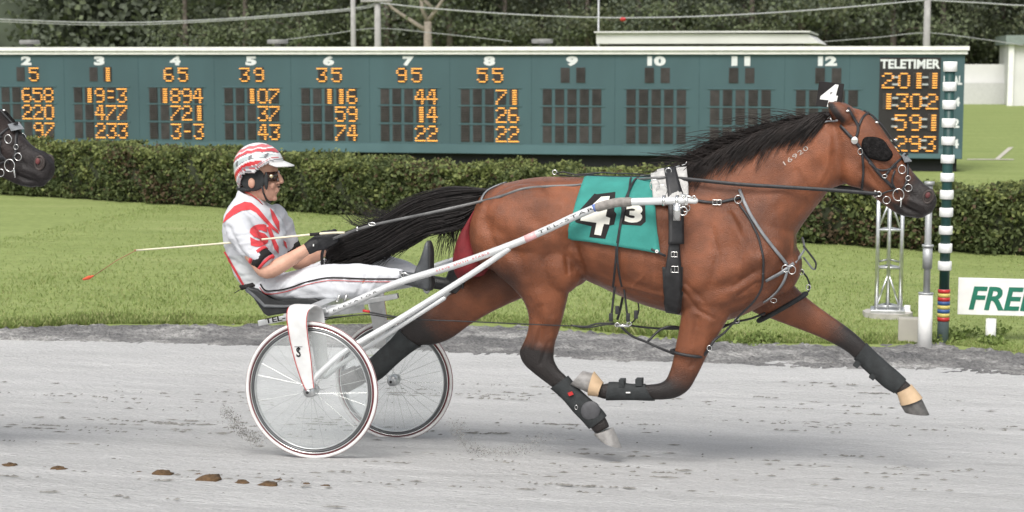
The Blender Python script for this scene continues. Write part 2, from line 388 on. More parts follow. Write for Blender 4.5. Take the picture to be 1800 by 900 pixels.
# ================================================================== SETTING
def leafmat(name, c1, c2, scale=1.5):
    m = mat(name, c1, .7, var=0, scale=scale, col2=c2, spec=.2, detail=5); nt = m.node_tree
    b = nt.nodes['Principled BSDF']; out = [n for n in nt.nodes if n.type == 'OUTPUT_MATERIAL'][0]
    r = [n for n in nt.nodes if n.type == 'VALTORGB'][0]
    tr = nt.nodes.new('ShaderNodeBsdfTranslucent'); mx = nt.nodes.new('ShaderNodeMixShader'); mx.inputs[0].default_value = .25
    nt.links.new(r.outputs[0], tr.inputs[0]); nt.links.new(b.outputs[0], mx.inputs[1]); nt.links.new(tr.outputs[0], mx.inputs[2]); nt.links.new(mx.outputs[0], out.inputs[0])
    return m
def ground_mat(name, stops, scale, stretch, bump, bscale, rough=.9, fine=None, bstretch=None, rot=0):
    m, nt, b = nodes(name); L = nt.links; b.inputs['Roughness'].default_value = rough; b.inputs['Specular IOR Level'].default_value = .15
    tc = nt.nodes.new('ShaderNodeTexCoord'); mp = nt.nodes.new('ShaderNodeMapping'); mp.inputs['Scale'].default_value = stretch; 
    rt = nt.nodes.new('ShaderNodeMapping'); rt.inputs['Rotation'].default_value = (0, 0, R(11.5)); L.new(tc.outputs['Object'], rt.inputs[0])
    L.new(rt.outputs[0], mp.inputs[0])
    n = nt.nodes.new('ShaderNodeTexNoise'); n.inputs['Scale'].default_value = scale; n.inputs['Detail'].default_value = 8; n.inputs['Roughness'].default_value = .65
    L.new(mp.outputs[0], n.inputs['Vector']); r = nt.nodes.new('ShaderNodeValToRGB'); L.new(n.outputs[0], r.inputs[0])
    e = r.color_ramp.elements
    while len(e) < len(stops): e.new(.5)
    for el, (p, c) in zip(e, stops): el.position = p; el.color = (*c, 1)
    last = r.outputs[0]
    if fine:
        n3 = nt.nodes.new('ShaderNodeTexNoise'); n3.inputs['Scale'].default_value = fine[0]; n3.inputs['Detail'].default_value = 6
        L.new(rt.outputs[0], n3.inputs['Vector']); r3 = nt.nodes.new('ShaderNodeValToRGB'); L.new(n3.outputs[0], r3.inputs[0])
        r3.color_ramp.elements[0].position = .3; r3.color_ramp.elements[1].position = .7
        r3.color_ramp.elements[0].color = (*[fine[1]] * 3, 1); r3.color_ramp.elements[1].color = (1, 1, 1, 1)
        mx = nt.nodes.new('ShaderNodeMix'); mx.data_type = 'RGBA'; mx.blend_type = 'MULTIPLY'; mx.inputs['Factor'].default_value = 1
        L.new(last, mx.inputs['A']); L.new(r3.outputs[0], mx.inputs['B']); last = mx.outputs['Result']
    L.new(last, b.inputs['Base Color'])
    n2 = nt.nodes.new('ShaderNodeTexNoise'); n2.inputs['Scale'].default_value = bscale; n2.inputs['Detail'].default_value = 6
    mp2 = nt.nodes.new('ShaderNodeMapping'); mp2.inputs['Scale'].default_value = bstretch or (1, 1, 1); L.new(rt.outputs[0], mp2.inputs[0]); L.new(mp2.outputs[0], n2.inputs['Vector'])
    bp = nt.nodes.new('ShaderNodeBump'); bp.inputs['Strength'].default_value = bump; bp.inputs['Distance'].default_value = .03
    L.new(n2.outputs[0], bp.inputs['Height']); L.new(bp.outputs[0], b.inputs['Normal'])
    return m
GRASS = ground_mat('lawn_grass', [(.25, (.20, .255, .085)), (.42, (.245, .30, .10)), (.6, (.27, .325, .115)), (.8, (.33, .345, .15))], .8, (.35, 1.6, 1), .6, 30, fine=(9, .78), bstretch=(.6, 1, 1))
TRACK = ground_mat('stone_dust', [(.25, (.34, .335, .325)), (.36, (.46, .457, .45)), (.6, (.52, .517, .51)), (.8, (.58, .575, .57))], 1.6, (.3, 2.0, 1), .75, 26, fine=(70, .80), bstretch=(.8, 2.4, 1))
VERGE = ground_mat('loose_grey_gravel', [(.3, (.15, .148, .15)), (.5, (.25, .245, .24)), (.66, (.48, .47, .45))], 2.6, (.9, 1.6, 1), 1.0, 30, fine=(45, .45))
us = np.concatenate([[-1500, -400, -150, -80], np.arange(-40, 60, 2.), [80, 150, 400, 1500]])
ts = np.concatenate([[-1500, -300, -60, -20], np.arange(-14, 9, .5), [10, 12, 16, 20, 26, 34, 44, 60, 80, 110, 150, 220, 400, 900, 3000]])
mb = MB(); mb.add(*grid_mesh(us, ts, lambda u, t: T.W(u, t, zg(t) - (.08 if t < 4.2 else 0))))
tag(mb.build('ground', GRASS, fix=False, origin=(0, 0, 0)), kind='structure')
from mathutils import noise as mnoise
def zn(p, s, a): return mnoise.fractal(p * s, .8, 2.1, 4) * a
us = np.concatenate([np.arange(-60, -8, 2.), np.arange(-8, 10, .05), np.arange(10, 70, 2.)])
ts = np.concatenate([np.arange(-25, -2.4, .6), np.arange(-2.4, 4.75, .035)])
def trk(u, t):
    p = T.W(u, t, 0); q = Vector((u * .5, t * 3.0, 0)); q2 = Vector((u * 1.6, t * 8, 3)); w = min(1, max(0, (t + 2.6) * 2)) if t > -2.6 else 0
    return T.W(u, t, zg(t) + .006 + (zn(q, 1, .008) + zn(q2, 1, .006) + zn(Vector((u, t, 0)), 6, .003)) * w)
mb = MB(); mb.add(*grid_mesh(us, ts, trk))
tag(mb.build('track', TRACK, fix=False, origin=(0, 0, 0)), kind='structure')
# loose gravel verge along the infield edge
up_ = [(-3000, 640), (-200, 585), (0, 579), (200, 570), (420, 571), (820, 566), (1000, 578), (1250, 602), (1500, 606), (1650, 604), (1800, 622), (2100, 640), (4000, 730)]
lo_ = [(-3000, 560), (-200, 594), (0, 600), (300, 607), (600, 617), (860, 628), (1250, 645), (1500, 655), (1800, 665), (2100, 675), (4000, 745)]
def curve_t(pl):
    q = [T.uv(G(x, y)) for x, y in pl[1:-1]]; return [a for a, b in q], [b for a, b in q]
ua, ta = curve_t(up_); ub, tb = curve_t(lo_)
def verge(u, k):
    t1 = float(np.interp(u, ua, ta)) + mnoise.noise(Vector((u * 2.2, 7, 0))) * .10 + mnoise.noise(Vector((u * 9, 2, 0))) * .04
    t0 = float(np.interp(u, ub, tb)) + mnoise.noise(Vector((u * 1.5, 1, 0))) * .10 + mnoise.noise(Vector((u * 6, 4, 0))) * .05
    t = t0 + (t1 - t0) * k; e = math.sin(math.pi * min(1, max(0, k)))
    q = Vector((u, t, 0)); dz = -.018 + e ** .5 * (.040 + zn(q, 1.6, .03)) + zn(q, 6, .022) + zn(q, 25, .022) + zn(q, 60, .010)
    return T.W(u, t, zg(t) + (max(dz, .006 + .012 * abs(mnoise.noise(q * 30))) if .05 < k < .88 else dz))
us = np.concatenate([np.arange(-40, -7, 1.), np.arange(-7, 9, .035), np.arange(9, 50, 1.)])
mb = MB(); mb.add(*grid_mesh(us, np.linspace(0, 1, 26), verge))
tag(mb.build('gravel_verge', VERGE, fix=False, origin=(0, 0, 0)), kind='structure')

# grass blades: the ragged near edge of the lawn and the lawn itself
def blades(n, tmin, tmax, hmin, hmax, ulo, uhi, power=1.0, edge=False, clump=0):
    out = []
    u = RNG.uniform(ulo, uhi, n); k = RNG.uniform(0, 1, n) ** power
    t1 = np.interp(u, ua, ta)
    t = (t1 + .02 + k * (tmax)) if edge else tmin + k * (tmax - tmin)
    keep = t > t1; u, t = u[keep], t[keep]; n = len(u)
    h = RNG.uniform(hmin, hmax, n) * (1 + .5 * np.sin(u * 2.1) * np.sin(u * .83 + 1))
    if clump: h = h * (1 + clump * np.maximum(0, np.sin(u * 5.3 + np.sin(u * 2.1) * 3)))
    z = np.interp(t, _zt, _zz); U = np.array(T.U); V = np.array(T.V); base = np.array(T.o)[None] + u[:, None] * U + t[:, None] * V; base[:, 2] = z
    ang = RNG.uniform(0, 6.28, n); w = h * .10 + .003; sx = np.stack([np.cos(ang), np.sin(ang), 0 * ang], 1) * w[:, None]
    ln = RNG.normal(size=(n, 3)) * .45; ln[:, 2] = 1; tip = base + ln * h[:, None]
    return np.stack([base - sx, base + sx, tip + sx * .25, tip - sx * .25], 1).reshape(-1, 3)
BLADE = [leafmat('grass_blade_a', (.215, .28, .085), (.26, .32, .105), 3), leafmat('grass_blade_b', (.31, .345, .13), (.36, .37, .17), 3), leafmat('grass_blade_dark', (.15, .21, .06), (.19, .25, .075), 3)]
v = np.concatenate([blades(26000, 0, .45, .012, .034, -5.5, 7.5, 1.6, True, .8), blades(34000, 0, 4.5, .012, .026, -6, 8, 2.4, True), blades(60000, 4.6, 17, .012, .028, -8, 11), blades(16000, 15, 26, .015, .035, -9, 15)])
n = len(v) // 4; tag(quads('grass', v, BLADE, mi=RNG.choice(3, n, p=[.6, .28, .12]), origin=(0, 0, 0)), 'short mown green grass of the infield with a longer ragged fringe by the gravel', 'grass', kind='stuff')
# weeds at the foot of the posts
# dirt crumbs and kicked-up grit
def lump(c, r, k=.35, flat=.36, n=12):
    mb = MB(); s_ = random.random() * 99; rings = []
    for i in range(7):
        a = math.pi * (i + .05) / 6.1
        rings.append([Vector(c) + Vector((math.cos(b) * math.sin(a), math.sin(b) * math.sin(a), math.cos(a) * flat)) * r * (1 + k * mnoise.noise(Vector((math.cos(b) * 2, math.sin(b) * 2, i * .7 + s_)))) for b in [2 * math.pi * j / n for j in range(n)]])
    mb.rings(rings); return mb
DIRT = mat('brown_dirt', (.11, .065, .03), .95, var=.35, scale=40, bump=.8, bscale=120)
for i, (x, y, r) in enumerate([(18, 821, 15), (50, 826, 5), (78, 823, 6), (104, 827, 15), (150, 829, 6), (172, 831, 5), (205, 829, 5), (243, 832, 7), (285, 836, 19), (318, 842, 6), (348, 836, 8), (370, 845, 21), (425, 850, 12), (472, 855, 16), (488, 846, 8), (538, 852, 7), (572, 856, 8), (590, 857, 4), (395, 843, 4), (225, 838, 4)]):
    g = G(x, y); rr = r / 360; o = lump(g + Vector((0, 0, rr * .12)), rr, .6).build('dirt_clod', DIRT)
    big = {3: 'second of the bigger brown dirt clods counted from the left edge', 0: 'brown dirt clod nearest to the left edge of the track foreground', 8: 'broad brown dirt clod in the middle of the strewn row', 11: 'largest and widest brown dirt clod lying on the front of the track', 12: 'flat brown dirt clod just right of the largest one', 13: 'low wide brown dirt clod near the right end of the strewn row'}
    tag(o, big.get(i, 'small brown dirt crumb lying between the bigger clods on the front of the track'), 'clod', 'dirt clods strewn along the front of the track')
CR = mat('dark_crumb', (.19, .185, .17), .95, var=.4, scale=40)
pts = []; 
for _ in range(130):
    c_ = G(random.uniform(-80, 1880), random.choice([random.uniform(690, 720), random.uniform(740, 765), random.uniform(800, 870), random.uniform(660, 880)]))
    u0, t0 = T.uv(c_); L_ = random.expovariate(4) + .05
    for _ in range(random.randint(3, 14)):
        uu = u0 + random.gauss(0, L_); tt = t0 + random.gauss(0, .012); p = T.W(uu, tt, 0); p.z = zg(tt) + .007; pts.append(p)
C_ = np.array([list(p) for p in pts]); nq = len(C_); l_ = (.008 + RNG.exponential(.014, nq))[:, None]; w_ = (.004 + RNG.uniform(0, .007, nq))[:, None]
Uq = np.array(T.U)[None] * l_; Vq = np.array(T.V)[None] * w_; Zq = np.array([[0, 0, 1.]]) * .004
v = np.stack([C_ - Uq, C_ - Vq * .8 + Uq * .2, C_ + Uq * .9 + Zq, C_ + Vq + Zq * 1.5], 1).reshape(-1, 3)
tag(quads('crumbs', v, CR, origin=(0, 0, 0)), 'dark crumbs of soil scattered in streaks over the grey track', 'crumbs', kind='stuff')
g = []
for (pl, n_, sp) in [([(395, 720), (420, 752), (455, 778)], 1100, 7), ([(800, 740), (815, 778), (850, 798), (900, 798), (960, 770)], 1100, 8)]:
    for _ in range(n_):
        k = random.random() * (len(pl) - 1); i = int(k); f = k - i
        x = pl[i][0] * (1 - f) + pl[i + 1][0] * f + random.gauss(0, sp); y = pl[i][1] * (1 - f) + pl[i + 1][1] * f + random.gauss(0, sp * .8)
        g.append(list(P(x, y, random.uniform(-.05, .2) if x < 600 else random.uniform(.3, .6))))
tag(quads('flying_grit', cards(np.array(g), .0062), mat('grit', (.22, .215, .20), .9, var=.3), origin=(0, 0, 0)), 'fine grey grit flung up from the track behind wheel and hoof', 'grit', kind='stuff')

# ------------------------------------------------------------------ hedge
HL = [leafmat('hedge_leaf', (.072, .098, .042), (.125, .15, .058), 5), leafmat('hedge_lit_tip', (.17, .20, .07), (.25, .28, .10), 5), leafmat('hedge_dead', (.09, .065, .04), (.13, .09, .055), 5)]
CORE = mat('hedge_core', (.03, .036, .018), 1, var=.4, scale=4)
a0 = G(-500, 312); a1 = G(2600, 500); dirh = (a1 - a0).normalized(); ph = Vector((-dirh.y, dirh.x, 0)); 
if ph.y < 0: ph = -ph
b0 = G(0, 342); 
sl_ = (b0 - a0).dot(dirh); LH = (a1 - a0).length; SH0 = (G(0, 342) - a0).dot(dirh); SH1 = (G(900, 396) - a0).dot(dirh)
def hpt(s, w, z): p = a0 + dirh * s + ph * w; p.z = -.2 + z; return p
def hh(s):      # height along the hedge
    return .82 - .10 * min(1, max(0, (s - SH0) / (SH1 - SH0))) + .05 * mnoise.noise(Vector((s * .8, 0, 0))) + .03 * mnoise.noise(Vector((s * 3, 5, 0)))
hedge = thing('hedge', hpt(LH / 2, .6, 0), 'long clipped dark green hedge running across the infield between lawn and tote board', 'hedge')
mb = MB(); rings = []
for i in range(121):
    s_ = LH * i / 120; H_ = hh(s_) - .07
    rings.append([hpt(s_, .12, .0), hpt(s_, .07, H_ * .6), hpt(s_, .16, H_), hpt(s_, 1.2, H_), hpt(s_, 1.3, H_ * .6), hpt(s_, 1.2, 0)])
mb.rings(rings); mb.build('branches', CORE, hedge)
n = 150000; s_ = RNG.uniform(0, LH, n); q = RNG.uniform(0, 1, n)
H_ = np.array([hh(x) for x in s_[:3000]]); H_ = np.interp(s_, np.sort(s_[:3000]), H_[np.argsort(s_[:3000])])
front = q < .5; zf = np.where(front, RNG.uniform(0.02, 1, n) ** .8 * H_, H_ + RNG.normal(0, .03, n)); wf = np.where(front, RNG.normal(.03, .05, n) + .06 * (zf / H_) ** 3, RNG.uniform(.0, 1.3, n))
lum = np.sin(s_ * 4.1 + np.sin(s_ * 1.7) * 2) * .06 + np.sin(s_ * 9 + zf * 7) * .05 + np.sin(s_ * 17 + np.sin(zf * 13 + s_ * 3) * 2) * .03
wf = wf + np.where(front, lum, 0); zf = zf + np.where(front, 0, lum * .7 * (1 + .0 * s_))
A0 = np.array(a0); cen = A0[None] + s_[:, None] * np.array(dirh) + wf[:, None] * np.array(ph); cen[:, 2] = -.2 + zf
cl = np.sin(s_ * 5.1 + np.sin(zf * 9 + s_ * 2.3) * 1.6) + np.sin(s_ * 2.3 + zf * 6 + 1) + .8 * np.sin(s_ * 11.7 - zf * 8 + wf * 5)
mi = np.where(RNG.uniform(0, 1, n) < np.clip((zf / H_ - .5) * .9 + .18 * cl + .06, .05, .8), 1, 0); mi[RNG.uniform(0, 1, n) < .05] = 2; mi[(np.sin(s_ * 3.3 + zf * 5) + np.sin(s_ * 1.1 + 2) > 1.35) & (RNG.uniform(0, 1, n) < .3)] = 2  # pale tips favour top and clumps: lit and shadowed patches put into leaf colour
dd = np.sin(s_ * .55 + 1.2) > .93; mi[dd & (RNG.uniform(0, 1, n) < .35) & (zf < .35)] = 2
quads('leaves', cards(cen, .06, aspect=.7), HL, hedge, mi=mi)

# ------------------------------------------------------------------ tote board
VB = 28.0
def PB(x, y, dv=0): return T.P(x, y, VB - dv)
c9 = PB(900, 283); UB = T.uv(c9)[0]
def ub(x): return T.uv(PB(x, 180))[0]
def zb(y): return PB(900, y).z
BZ = dict(top=zb(82), mid=zb(89), f0=zb(95.5), bot=zb(271))
U3, V3, Z3 = T.U, T.V, Vector((0, 0, 1))
board = thing('tote_board', T.W(ub(850), VB + .4, -.2), 'long low dark green tote board with white roof edge and orange lit odds', 'scoreboard')
BG_ = mat('dark_green_board', (.046, .094, .104), .65, var=.12, scale=1.1, bump=.05, bscale=5, stretch=(1, 1, .35))
BG2 = mat('green_board_skirt', (.066, .128, .142), .65, var=.16, scale=.8, bump=.03, bscale=5)
uL, uR = ub(-420), ub(1694)
def bbox(mb, u0, u1, v0, v1, z0, z1):
    mb.box(T.W((u0 + u1) / 2, (v0 + v1) / 2, (z0 + z1) / 2), U3 * ((u1 - u0) / 2), V3 * ((v1 - v0) / 2), Z3 * ((z1 - z0) / 2))
def BOX(name, m, parent, u0, u1, v0, v1, z0, z1, bev=0):
    mb = MB(); bbox(mb, u0, u1, v0, v1, z0, z1); return mb.build(name, m, parent, smooth=False, bevel=bev)
BOX('cabinet', BG_, board, uL, uR, VB, VB + 1.1, BZ['bot'], BZ['f0'])
BOX('skirt', BG2, board, uL, uR - .02, VB - .012, VB - .001, BZ['bot'] + .01, zb(254))
BOX('base', mat('gap_shade', (.01, .011, .012), .9), board, uL, uR - .1, VB + .15, VB + 1.0, -.24, BZ['bot'] - .002)  # near-black box paints the shade in the gap under the board
wr = M['wood']
BOX('fascia', wr, board, uL - .02, uR + .05, VB - .06, VB + 1.15, BZ['f0'], BZ['mid'] - .012)
BOX('roof_edge', wr, board, uL - .04, uR + .08, VB - .10, VB + 1.2, BZ['mid'], BZ['top'])
rv = mat('weathered_vent', (.20, .20, .19), .6, var=.2)
for x in (52, 488, 953):
    p = T.P(x, 76, VB + .5); uu = T.uv(p)[0]; mb = MB()
    bbox(mb, uu - .05, uu + .05, VB + .45, VB + .55, BZ['top'], BZ['top'] + .07); mb.tube([T.W(uu, VB + .5, BZ['top'] + .07), T.W(uu, VB + .5, BZ['top'] + .085), T.W(uu, VB + .5, BZ['top'] + .15), T.W(uu, VB + .5, BZ['top'] + .165)], [.2, .23, .23, .2], 20); mb.build('roof_vent', rv, board)
CELL = mat('unlit_cell', (.05, .044, .042), .6, var=.3, scale=6); HOOD = mat('cell_hood', (.16, .125, .11), .6, var=.35, scale=3); PALE = mat('pale_cell', (.30, .31, .31), .6)
LIT = emis('amber_lamp', (1.0, .43, .07), 1.3); LIT2 = emis('amber_lamp_bright', (1.0, .66, .26), 1.9)
NUM = mat('white_number', (.66, .68, .68), .6, var=.05)
F5 = {'0': ['01110', '10001', '10001', '10001', '10001', '10001', '01110'], '1': ['00110', '00110', '00110', '00110', '00110', '00110', '00110'],
 '2': ['01110', '10001', '00001', '00110', '01000', '10000', '11111'], '3': ['11111', '00001', '00010', '00110', '00001', '10001', '01110'],
 '4': ['00110', '01010', '01010', '10010', '11111', '00010', '00010'], '5': ['11111', '10000', '11110', '00001', '00001', '10001', '01110'],
 '6': ['01110', '10000', '10000', '11110', '10001', '10001', '01110'], '7': ['11111', '00001', '00010', '00100', '01000', '10000', '10000'],
 '8': ['01110', '10001', '10001', '01110', '10001', '10001', '01110'], '9': ['01110', '10001', '10001', '01111', '00001', '00001', '01110'],
 '-': ['00000', '00000', '00000', '01110', '00000', '00000', '00000'], '=': ['00000', '01110', '00000', '00000', '01110', '00000', '00000']}
def display(uc, z0, z1, cells, name='display_row', pitch=None, back=None, on=None):
    """cells: list of (u centre, char or '' or '*'(pale) or None)"""
    hgt = z1 - z0; cw = .19; mb = MB(); lit = MB(); lits = []
    for (u, ch) in cells:
        if ch is None: continue
        if ch == '' or ch in F5:
            mb.cur = 0; bbox(mb, u - cw / 2, u + cw / 2, VB - .010, VB - .0005, z0, z1)
            mb.cur = 1; dense = RNG.uniform(.0, 1)
            for k in range(7):
                zz = z0 + hgt * (k + .5) / 7; d_ = .008 if dense > .35 else .004
                bbox(mb, u - cw / 2 + .004, u + cw / 2 - .004, VB - .010 - d_ * 3, VB - .0105, zz + hgt * .035, zz + hgt * (.035 + (.05 if dense > .35 else .02)))
        if ch == '*':
            mb.cur = 2; bbox(mb, u - cw / 2, u + cw / 2, VB - .012, VB - .0005, z0, z1)
            mb.cur = 1
            for k in range(7): zz = z0 + hgt * (k + .5) / 7; bbox(mb, u - cw / 2, u + cw / 2, VB - .02, VB - .0125, zz - .004, zz + .004)
        if ch in F5 and ch != '':
            lit = MB(); lits.append(lit); lw = .235; pc = lw / 5; hs_ = hgt * 1.02
            for r_, row in enumerate(F5[ch]):
                zz = z1 - hs_ * (r_ + .5) / 7
                j = 0
                while j < 5:
                    if row[j] == '1':
                        k = j
                        while k < 5 and row[k] == '1': k += 1
                        for q in range(j, k):
                            uu = u - lw / 2 + pc * (q + .5); lit.cur = int(RNG.random() < .45); w_ = pc * .52
                            bbox(lit, uu - w_, uu + w_ * .99, VB - .036, VB - .034 + .0, zz - hs_ * .030, zz + hs_ * .022)
                        j = k
                    else: j += 1
    o = mb.build(name, [CELL, HOOD, PALE], board, smooth=False, fix=False)
    if lit.v: pass
    for l_ in lits: l_.build('digit_lettering', [LIT, LIT2], o, smooth=False, fix=False)
    return o
rows_px = [(119, 145), (157, 184), (188, 216), (221, 250)]
RZ = [(zb(b), zb(a)) for a, b in rows_px]
colsx = {2: 50, 3: 178, 4: 311, 5: 444, 6: 580, 7: 720, 8: 862, 9: 1007, 10: 1155, 11: 1303, 12: 1455}
data = {2: ('5', '658', '220', '97'), 3: ('1', '19=3', '477', '233'), 4: ('65', '1894', '721', '3-3'), 5: ('39', '107', '37', '43'), 6: ('35', '116', '59', '74'),
        7: ('95', '44', '14', '22'), 8: ('55', '71', '26', '22')}
PIT = .262
TRIM = mat('row_trim_green', (.060, .120, .128), .6, var=.1); SEAM = mat('panel_seam', (.034, .076, .086), .7)
for cidx, x in colsx.items():
    uc = ub(x); d_ = data.get(cidx, ('', '', '', ''))
    for yy in (154.5, 186, 218.5, 252.5): BOX('row_trim', TRIM, board, uc - .70, uc + .68, VB - .014, VB - .001, zb(yy) - .012, zb(yy) + .008)
    us_ = (uc + ub(colsx.get(cidx + 1, 1530))) / 2; BOX('panel_seam', SEAM, board, us_ - .006, us_ + .006, VB - .003, VB - .0005, zb(253), BZ['f0'] - .01)
    for yy in (100, 150, 200, 245):
        pass
    mb = MB(); text3(mb, str(cidx), T.W(uc - .02, VB - .006, zb(114)), U3, Z3, zb(99.5) - zb(114), width=(.25 if cidx < 10 else .38), bold=.09, center=True); mb.build('column_number', NUM, board, smooth=False, fix=False)
    s0 = d_[0].rjust(2); display(uc, *RZ[0], [(uc - .165 + .33 * i - .0, '' if c == ' ' else c) for i, c in enumerate(s0)] if cidx != 12 else [(uc - .165, ''), (uc + .165, '')])
    for r_ in range(3):
        s1 = d_[r_ + 1].rjust(5); cl = [(uc - .02 + PIT * (i - 2), '' if c == ' ' else c) for i, c in enumerate(s1)]
        if cidx == 11 and r_ == 0: cl[2] = (cl[2][0], '*')
        display(uc, *RZ[r_ + 1], cl)
uA, uB_ = ub(1545), ub(1652)
BOX('timer_panel', mat('black_panel', (.018, .016, .016), .7), board, uA, uB_, VB - .014, VB - .0005, zb(262) , zb(101))
mb = MB(); text3(mb, 'TELETIMER', T.W((uA + uB_) / 2, VB - .018, zb(119)), U3, Z3, zb(104) - zb(119), width=uB_ - uA - .02, bold=.05, center=True); mb.build('timer_heading', NUM, board, smooth=False, fix=False)
CLN = mat('grey_colon', (.4, .42, .42), .6)
_vb = VB; VB = VB - .015
for (y0, y1), s_ in zip([(126, 153), (161, 188), (196, 224), (232, 259)], ['2 01 1', '1 30 2', '  59 1', '  29 3']):
    xs = {'2 01 1': (1560, None, 1588, 1612, None, 1640), '1 30 2': (1560, None, 1586, 1610, None, 1638), '  59 1': (None, None, 1584, 1610, None, 1640), '  29 3': (None, None, 1586, 1610, None, 1636)}[s_]
    o = display(0, zb(y1), zb(y0), [(ub(x), c) for x, c in zip(xs, s_) if x and c != ' '], 'timer_row')
    mb = MB()
    for x in (1573, 1625):
        for y in ((y0 * .7 + y1 * .3), (y0 * .25 + y1 * .75)): bbox(mb, ub(x) - .06, ub(x) + .06, VB - .05, VB - .048, zb(y + 1.5), zb(y - 1.5))
    mb.build('colon', CLN, o, smooth=False)
VB = _vb
for s_, y, w_ in (('FINAL', 146, .36), ('3/4', 182, .3), ('1/2', 218, .3), ('1/4', 252, .3)):
    mb = MB(); text3(mb, s_, T.W(ub(1674), VB - .006, zb(y)), U3, Z3, .17, width=w_, bold=.05, center=True); mb.build('split_label', NUM, board, smooth=False, fix=False)

# ------------------------------------------------------------------ far buildings, wall, poles, wires
WB = mat('white_siding', (.62, .62, .60), .7, var=.06, scale=1)
def far_box(v, x0, x1, y0, y1): 
    a = T.P(x0, y1, v); b = T.P(x1, y0, v); return T.uv(a)[0], T.uv(b)[0], a.z, b.z
bd = thing('flat_roofed_building', T.W(T.uv(T.P(1240, 80, 45))[0], 48, -.2), 'low building with a white flat roof rising just behind the tote board', 'building')
u0, u1, z0, z1 = far_box(45, 1048, 1442, 57, 77)
BOX('wall', mat('dark_wall', (.05, .05, .05), .8), bd, u0 + .3, u1 - .5, 45.3, 52, -.2, z0)
mb = MB(); zt = z1; ul = u0
vs = [T.W(u0, 45, z0), T.W(u1, 45, z0), T.W(u1 - .35, 45, z1 - .05), T.W(u0, 45, z1), T.W(u0, 53, z0), T.W(u1, 53, z0), T.W(u1 - .35, 53, z1 - .05), T.W(u0, 53, z1)]
mb.add(vs, [(0, 1, 2, 3), (4, 7, 6, 5), (0, 4, 5, 1), (3, 2, 6, 7), (0, 3, 7, 4), (1, 5, 6, 2)]); mb.build('roof', WB, bd, smooth=False)
mb = MB(); bbox(mb, u0 - .05, u1 - .30, 44.9, 53.1, z1 + .001, z1 + .05); mb.build('roof_edge', WB, bd, smooth=False)
wl = thing('white_wall', T.W(T.uv(T.P(1800, 150, 82))[0], 82, -.2), 'long white wall at the far side of the grass right of the tote board', 'wall')
u0, u1, z0, z1 = far_box(82, 1690, 1800, 113, 172)
BOX('panel', WB, wl, u0 - 8, u1 + 30, 82, 82.3, zg(82), z1)
BOX('ledge', mat('pale_concrete', (.52, .52, .51), .8, var=.05), wl, u0 - 8, u1 + 30, 81.5, 81.95, zg(81), T.P(1750, 146, 81.5).z)
sh = thing('grey_roofed_building', T.W(T.uv(T.P(1820, 150, 78))[0], 80, -.2), 'white building with a grey green roof edge at the far right behind the wall', 'building')
u0, u1, z0, z1 = far_box(79, 1772, 1990, 78, 172)
BOX('wall', WB, sh, u0, u1, 79, 86, -.2, z1); BOX('corner_post', M['wood'], sh, u0 - .05, u0 + .2, 78.8, 78.99, -.2, z1)
zr = T.P(1780, 62, 79).z; BOX('roof', mat('grey_green_metal', (.20, .24, .22), .6), sh, u0 - .2, u1, 78.6, 86.4, z1 + .002, zr)
PW = mat('weathered_pole', (.34, .33, .32), .85, var=.15, scale=3)
def pole(x, ytop, v, r, label, cat='pole', name='utility_pole', m=PW, cross=False):
    b = T.P(x, 60, v); u, _ = T.uv(b); base = T.W(u, v, -.25); top = T.P(x, ytop, v)
    root = thing(name, base, label, cat); mb = MB(); mb.tube([base, T.W(u, v, top.z)], [r, r * .8], 10); mb.build('shaft', m, root)
    if cross: mb = MB(); mb.tube([T.W(u - .6, v - .15, top.z - .3), T.W(u + .6, v - .15, top.z - .3)], .05, 6); mb.build('crossarm', m, root)
    return root, T.W(u, v, top.z)
_, p1 = pole(621, -30, 56, .11, 'slim grey pole just left of the taller wire pole behind the tote board', name='pole')
_, p2 = pole(664, -12, 56, .14, 'grey wooden utility pole carrying the wires behind column six', cross=True)
_, p3 = pole(1629, -30, 60, .15, 'grey wooden utility pole behind the right end of the tote board', cross=True)
_, p4 = pole(1052, -20, 64, .05, 'thin grey mast rising behind the flat roofed building', name='mast', m=M['galv'])
WIRE = mat('grey_wire', (.36, .37, .37), .5, var=.1)
def wire(pts, v, r, label, ext=None):
    mb = MB(); q = catmull([tuple(T.P(x, y, v)) for x, y in pts], 8); mb.tube([Vector(a) for a in q], r, 5)
    return tag(mb.build('overhead_wire', WIRE), label, 'wire')
wire([(-300, 22), (0, 34), (200, 40), (400, 33), (610, 16), (664, 5)], 56, .025, 'pale overhead wire sagging from the left edge to the utility pole')
wire([(-300, 26), (0, 38), (200, 44), (400, 36), (610, 19), (664, 8)], 56.3, .018, 'second thin overhead wire sagging just below the pale one at the left')
wire([(664, 5), (760, 15), (900, 25), (1050, 31), (1200, 30), (1350, 23), (1500, 12), (1629, 0)], 57, .028, 'long pale overhead wire sagging between the two wooden utility poles')
wire([(1629, 0), (1720, 5), (1850, 10), (2200, 0)], 60, .028, 'pale overhead wire leading from the right hand pole out of the picture')
wire([(500, 70), (580, 60), (664, 50), (780, 60), (900, 73)], 57.5, .015, 'faint low wire peaking at the utility pole above column six')
wire([(1440, 74), (1540, 66), (1629, 58), (1720, 68), (1800, 80)], 60.4, .015, 'faint low wire peaking at the right hand utility pole')
mb = MB(); mb.ell(T.P(1095, 34, 56.9), U3 * .11, V3 * .11, Z3 * .08); tag(mb.build('marker_ball', M['red']), 'small red marker ball hanging on the long sagging wire', 'marker')
mb = MB(); q = T.P(478, 20, 75); mb.ell(q, U3 * .12, V3 * .12, Z3 * .07)
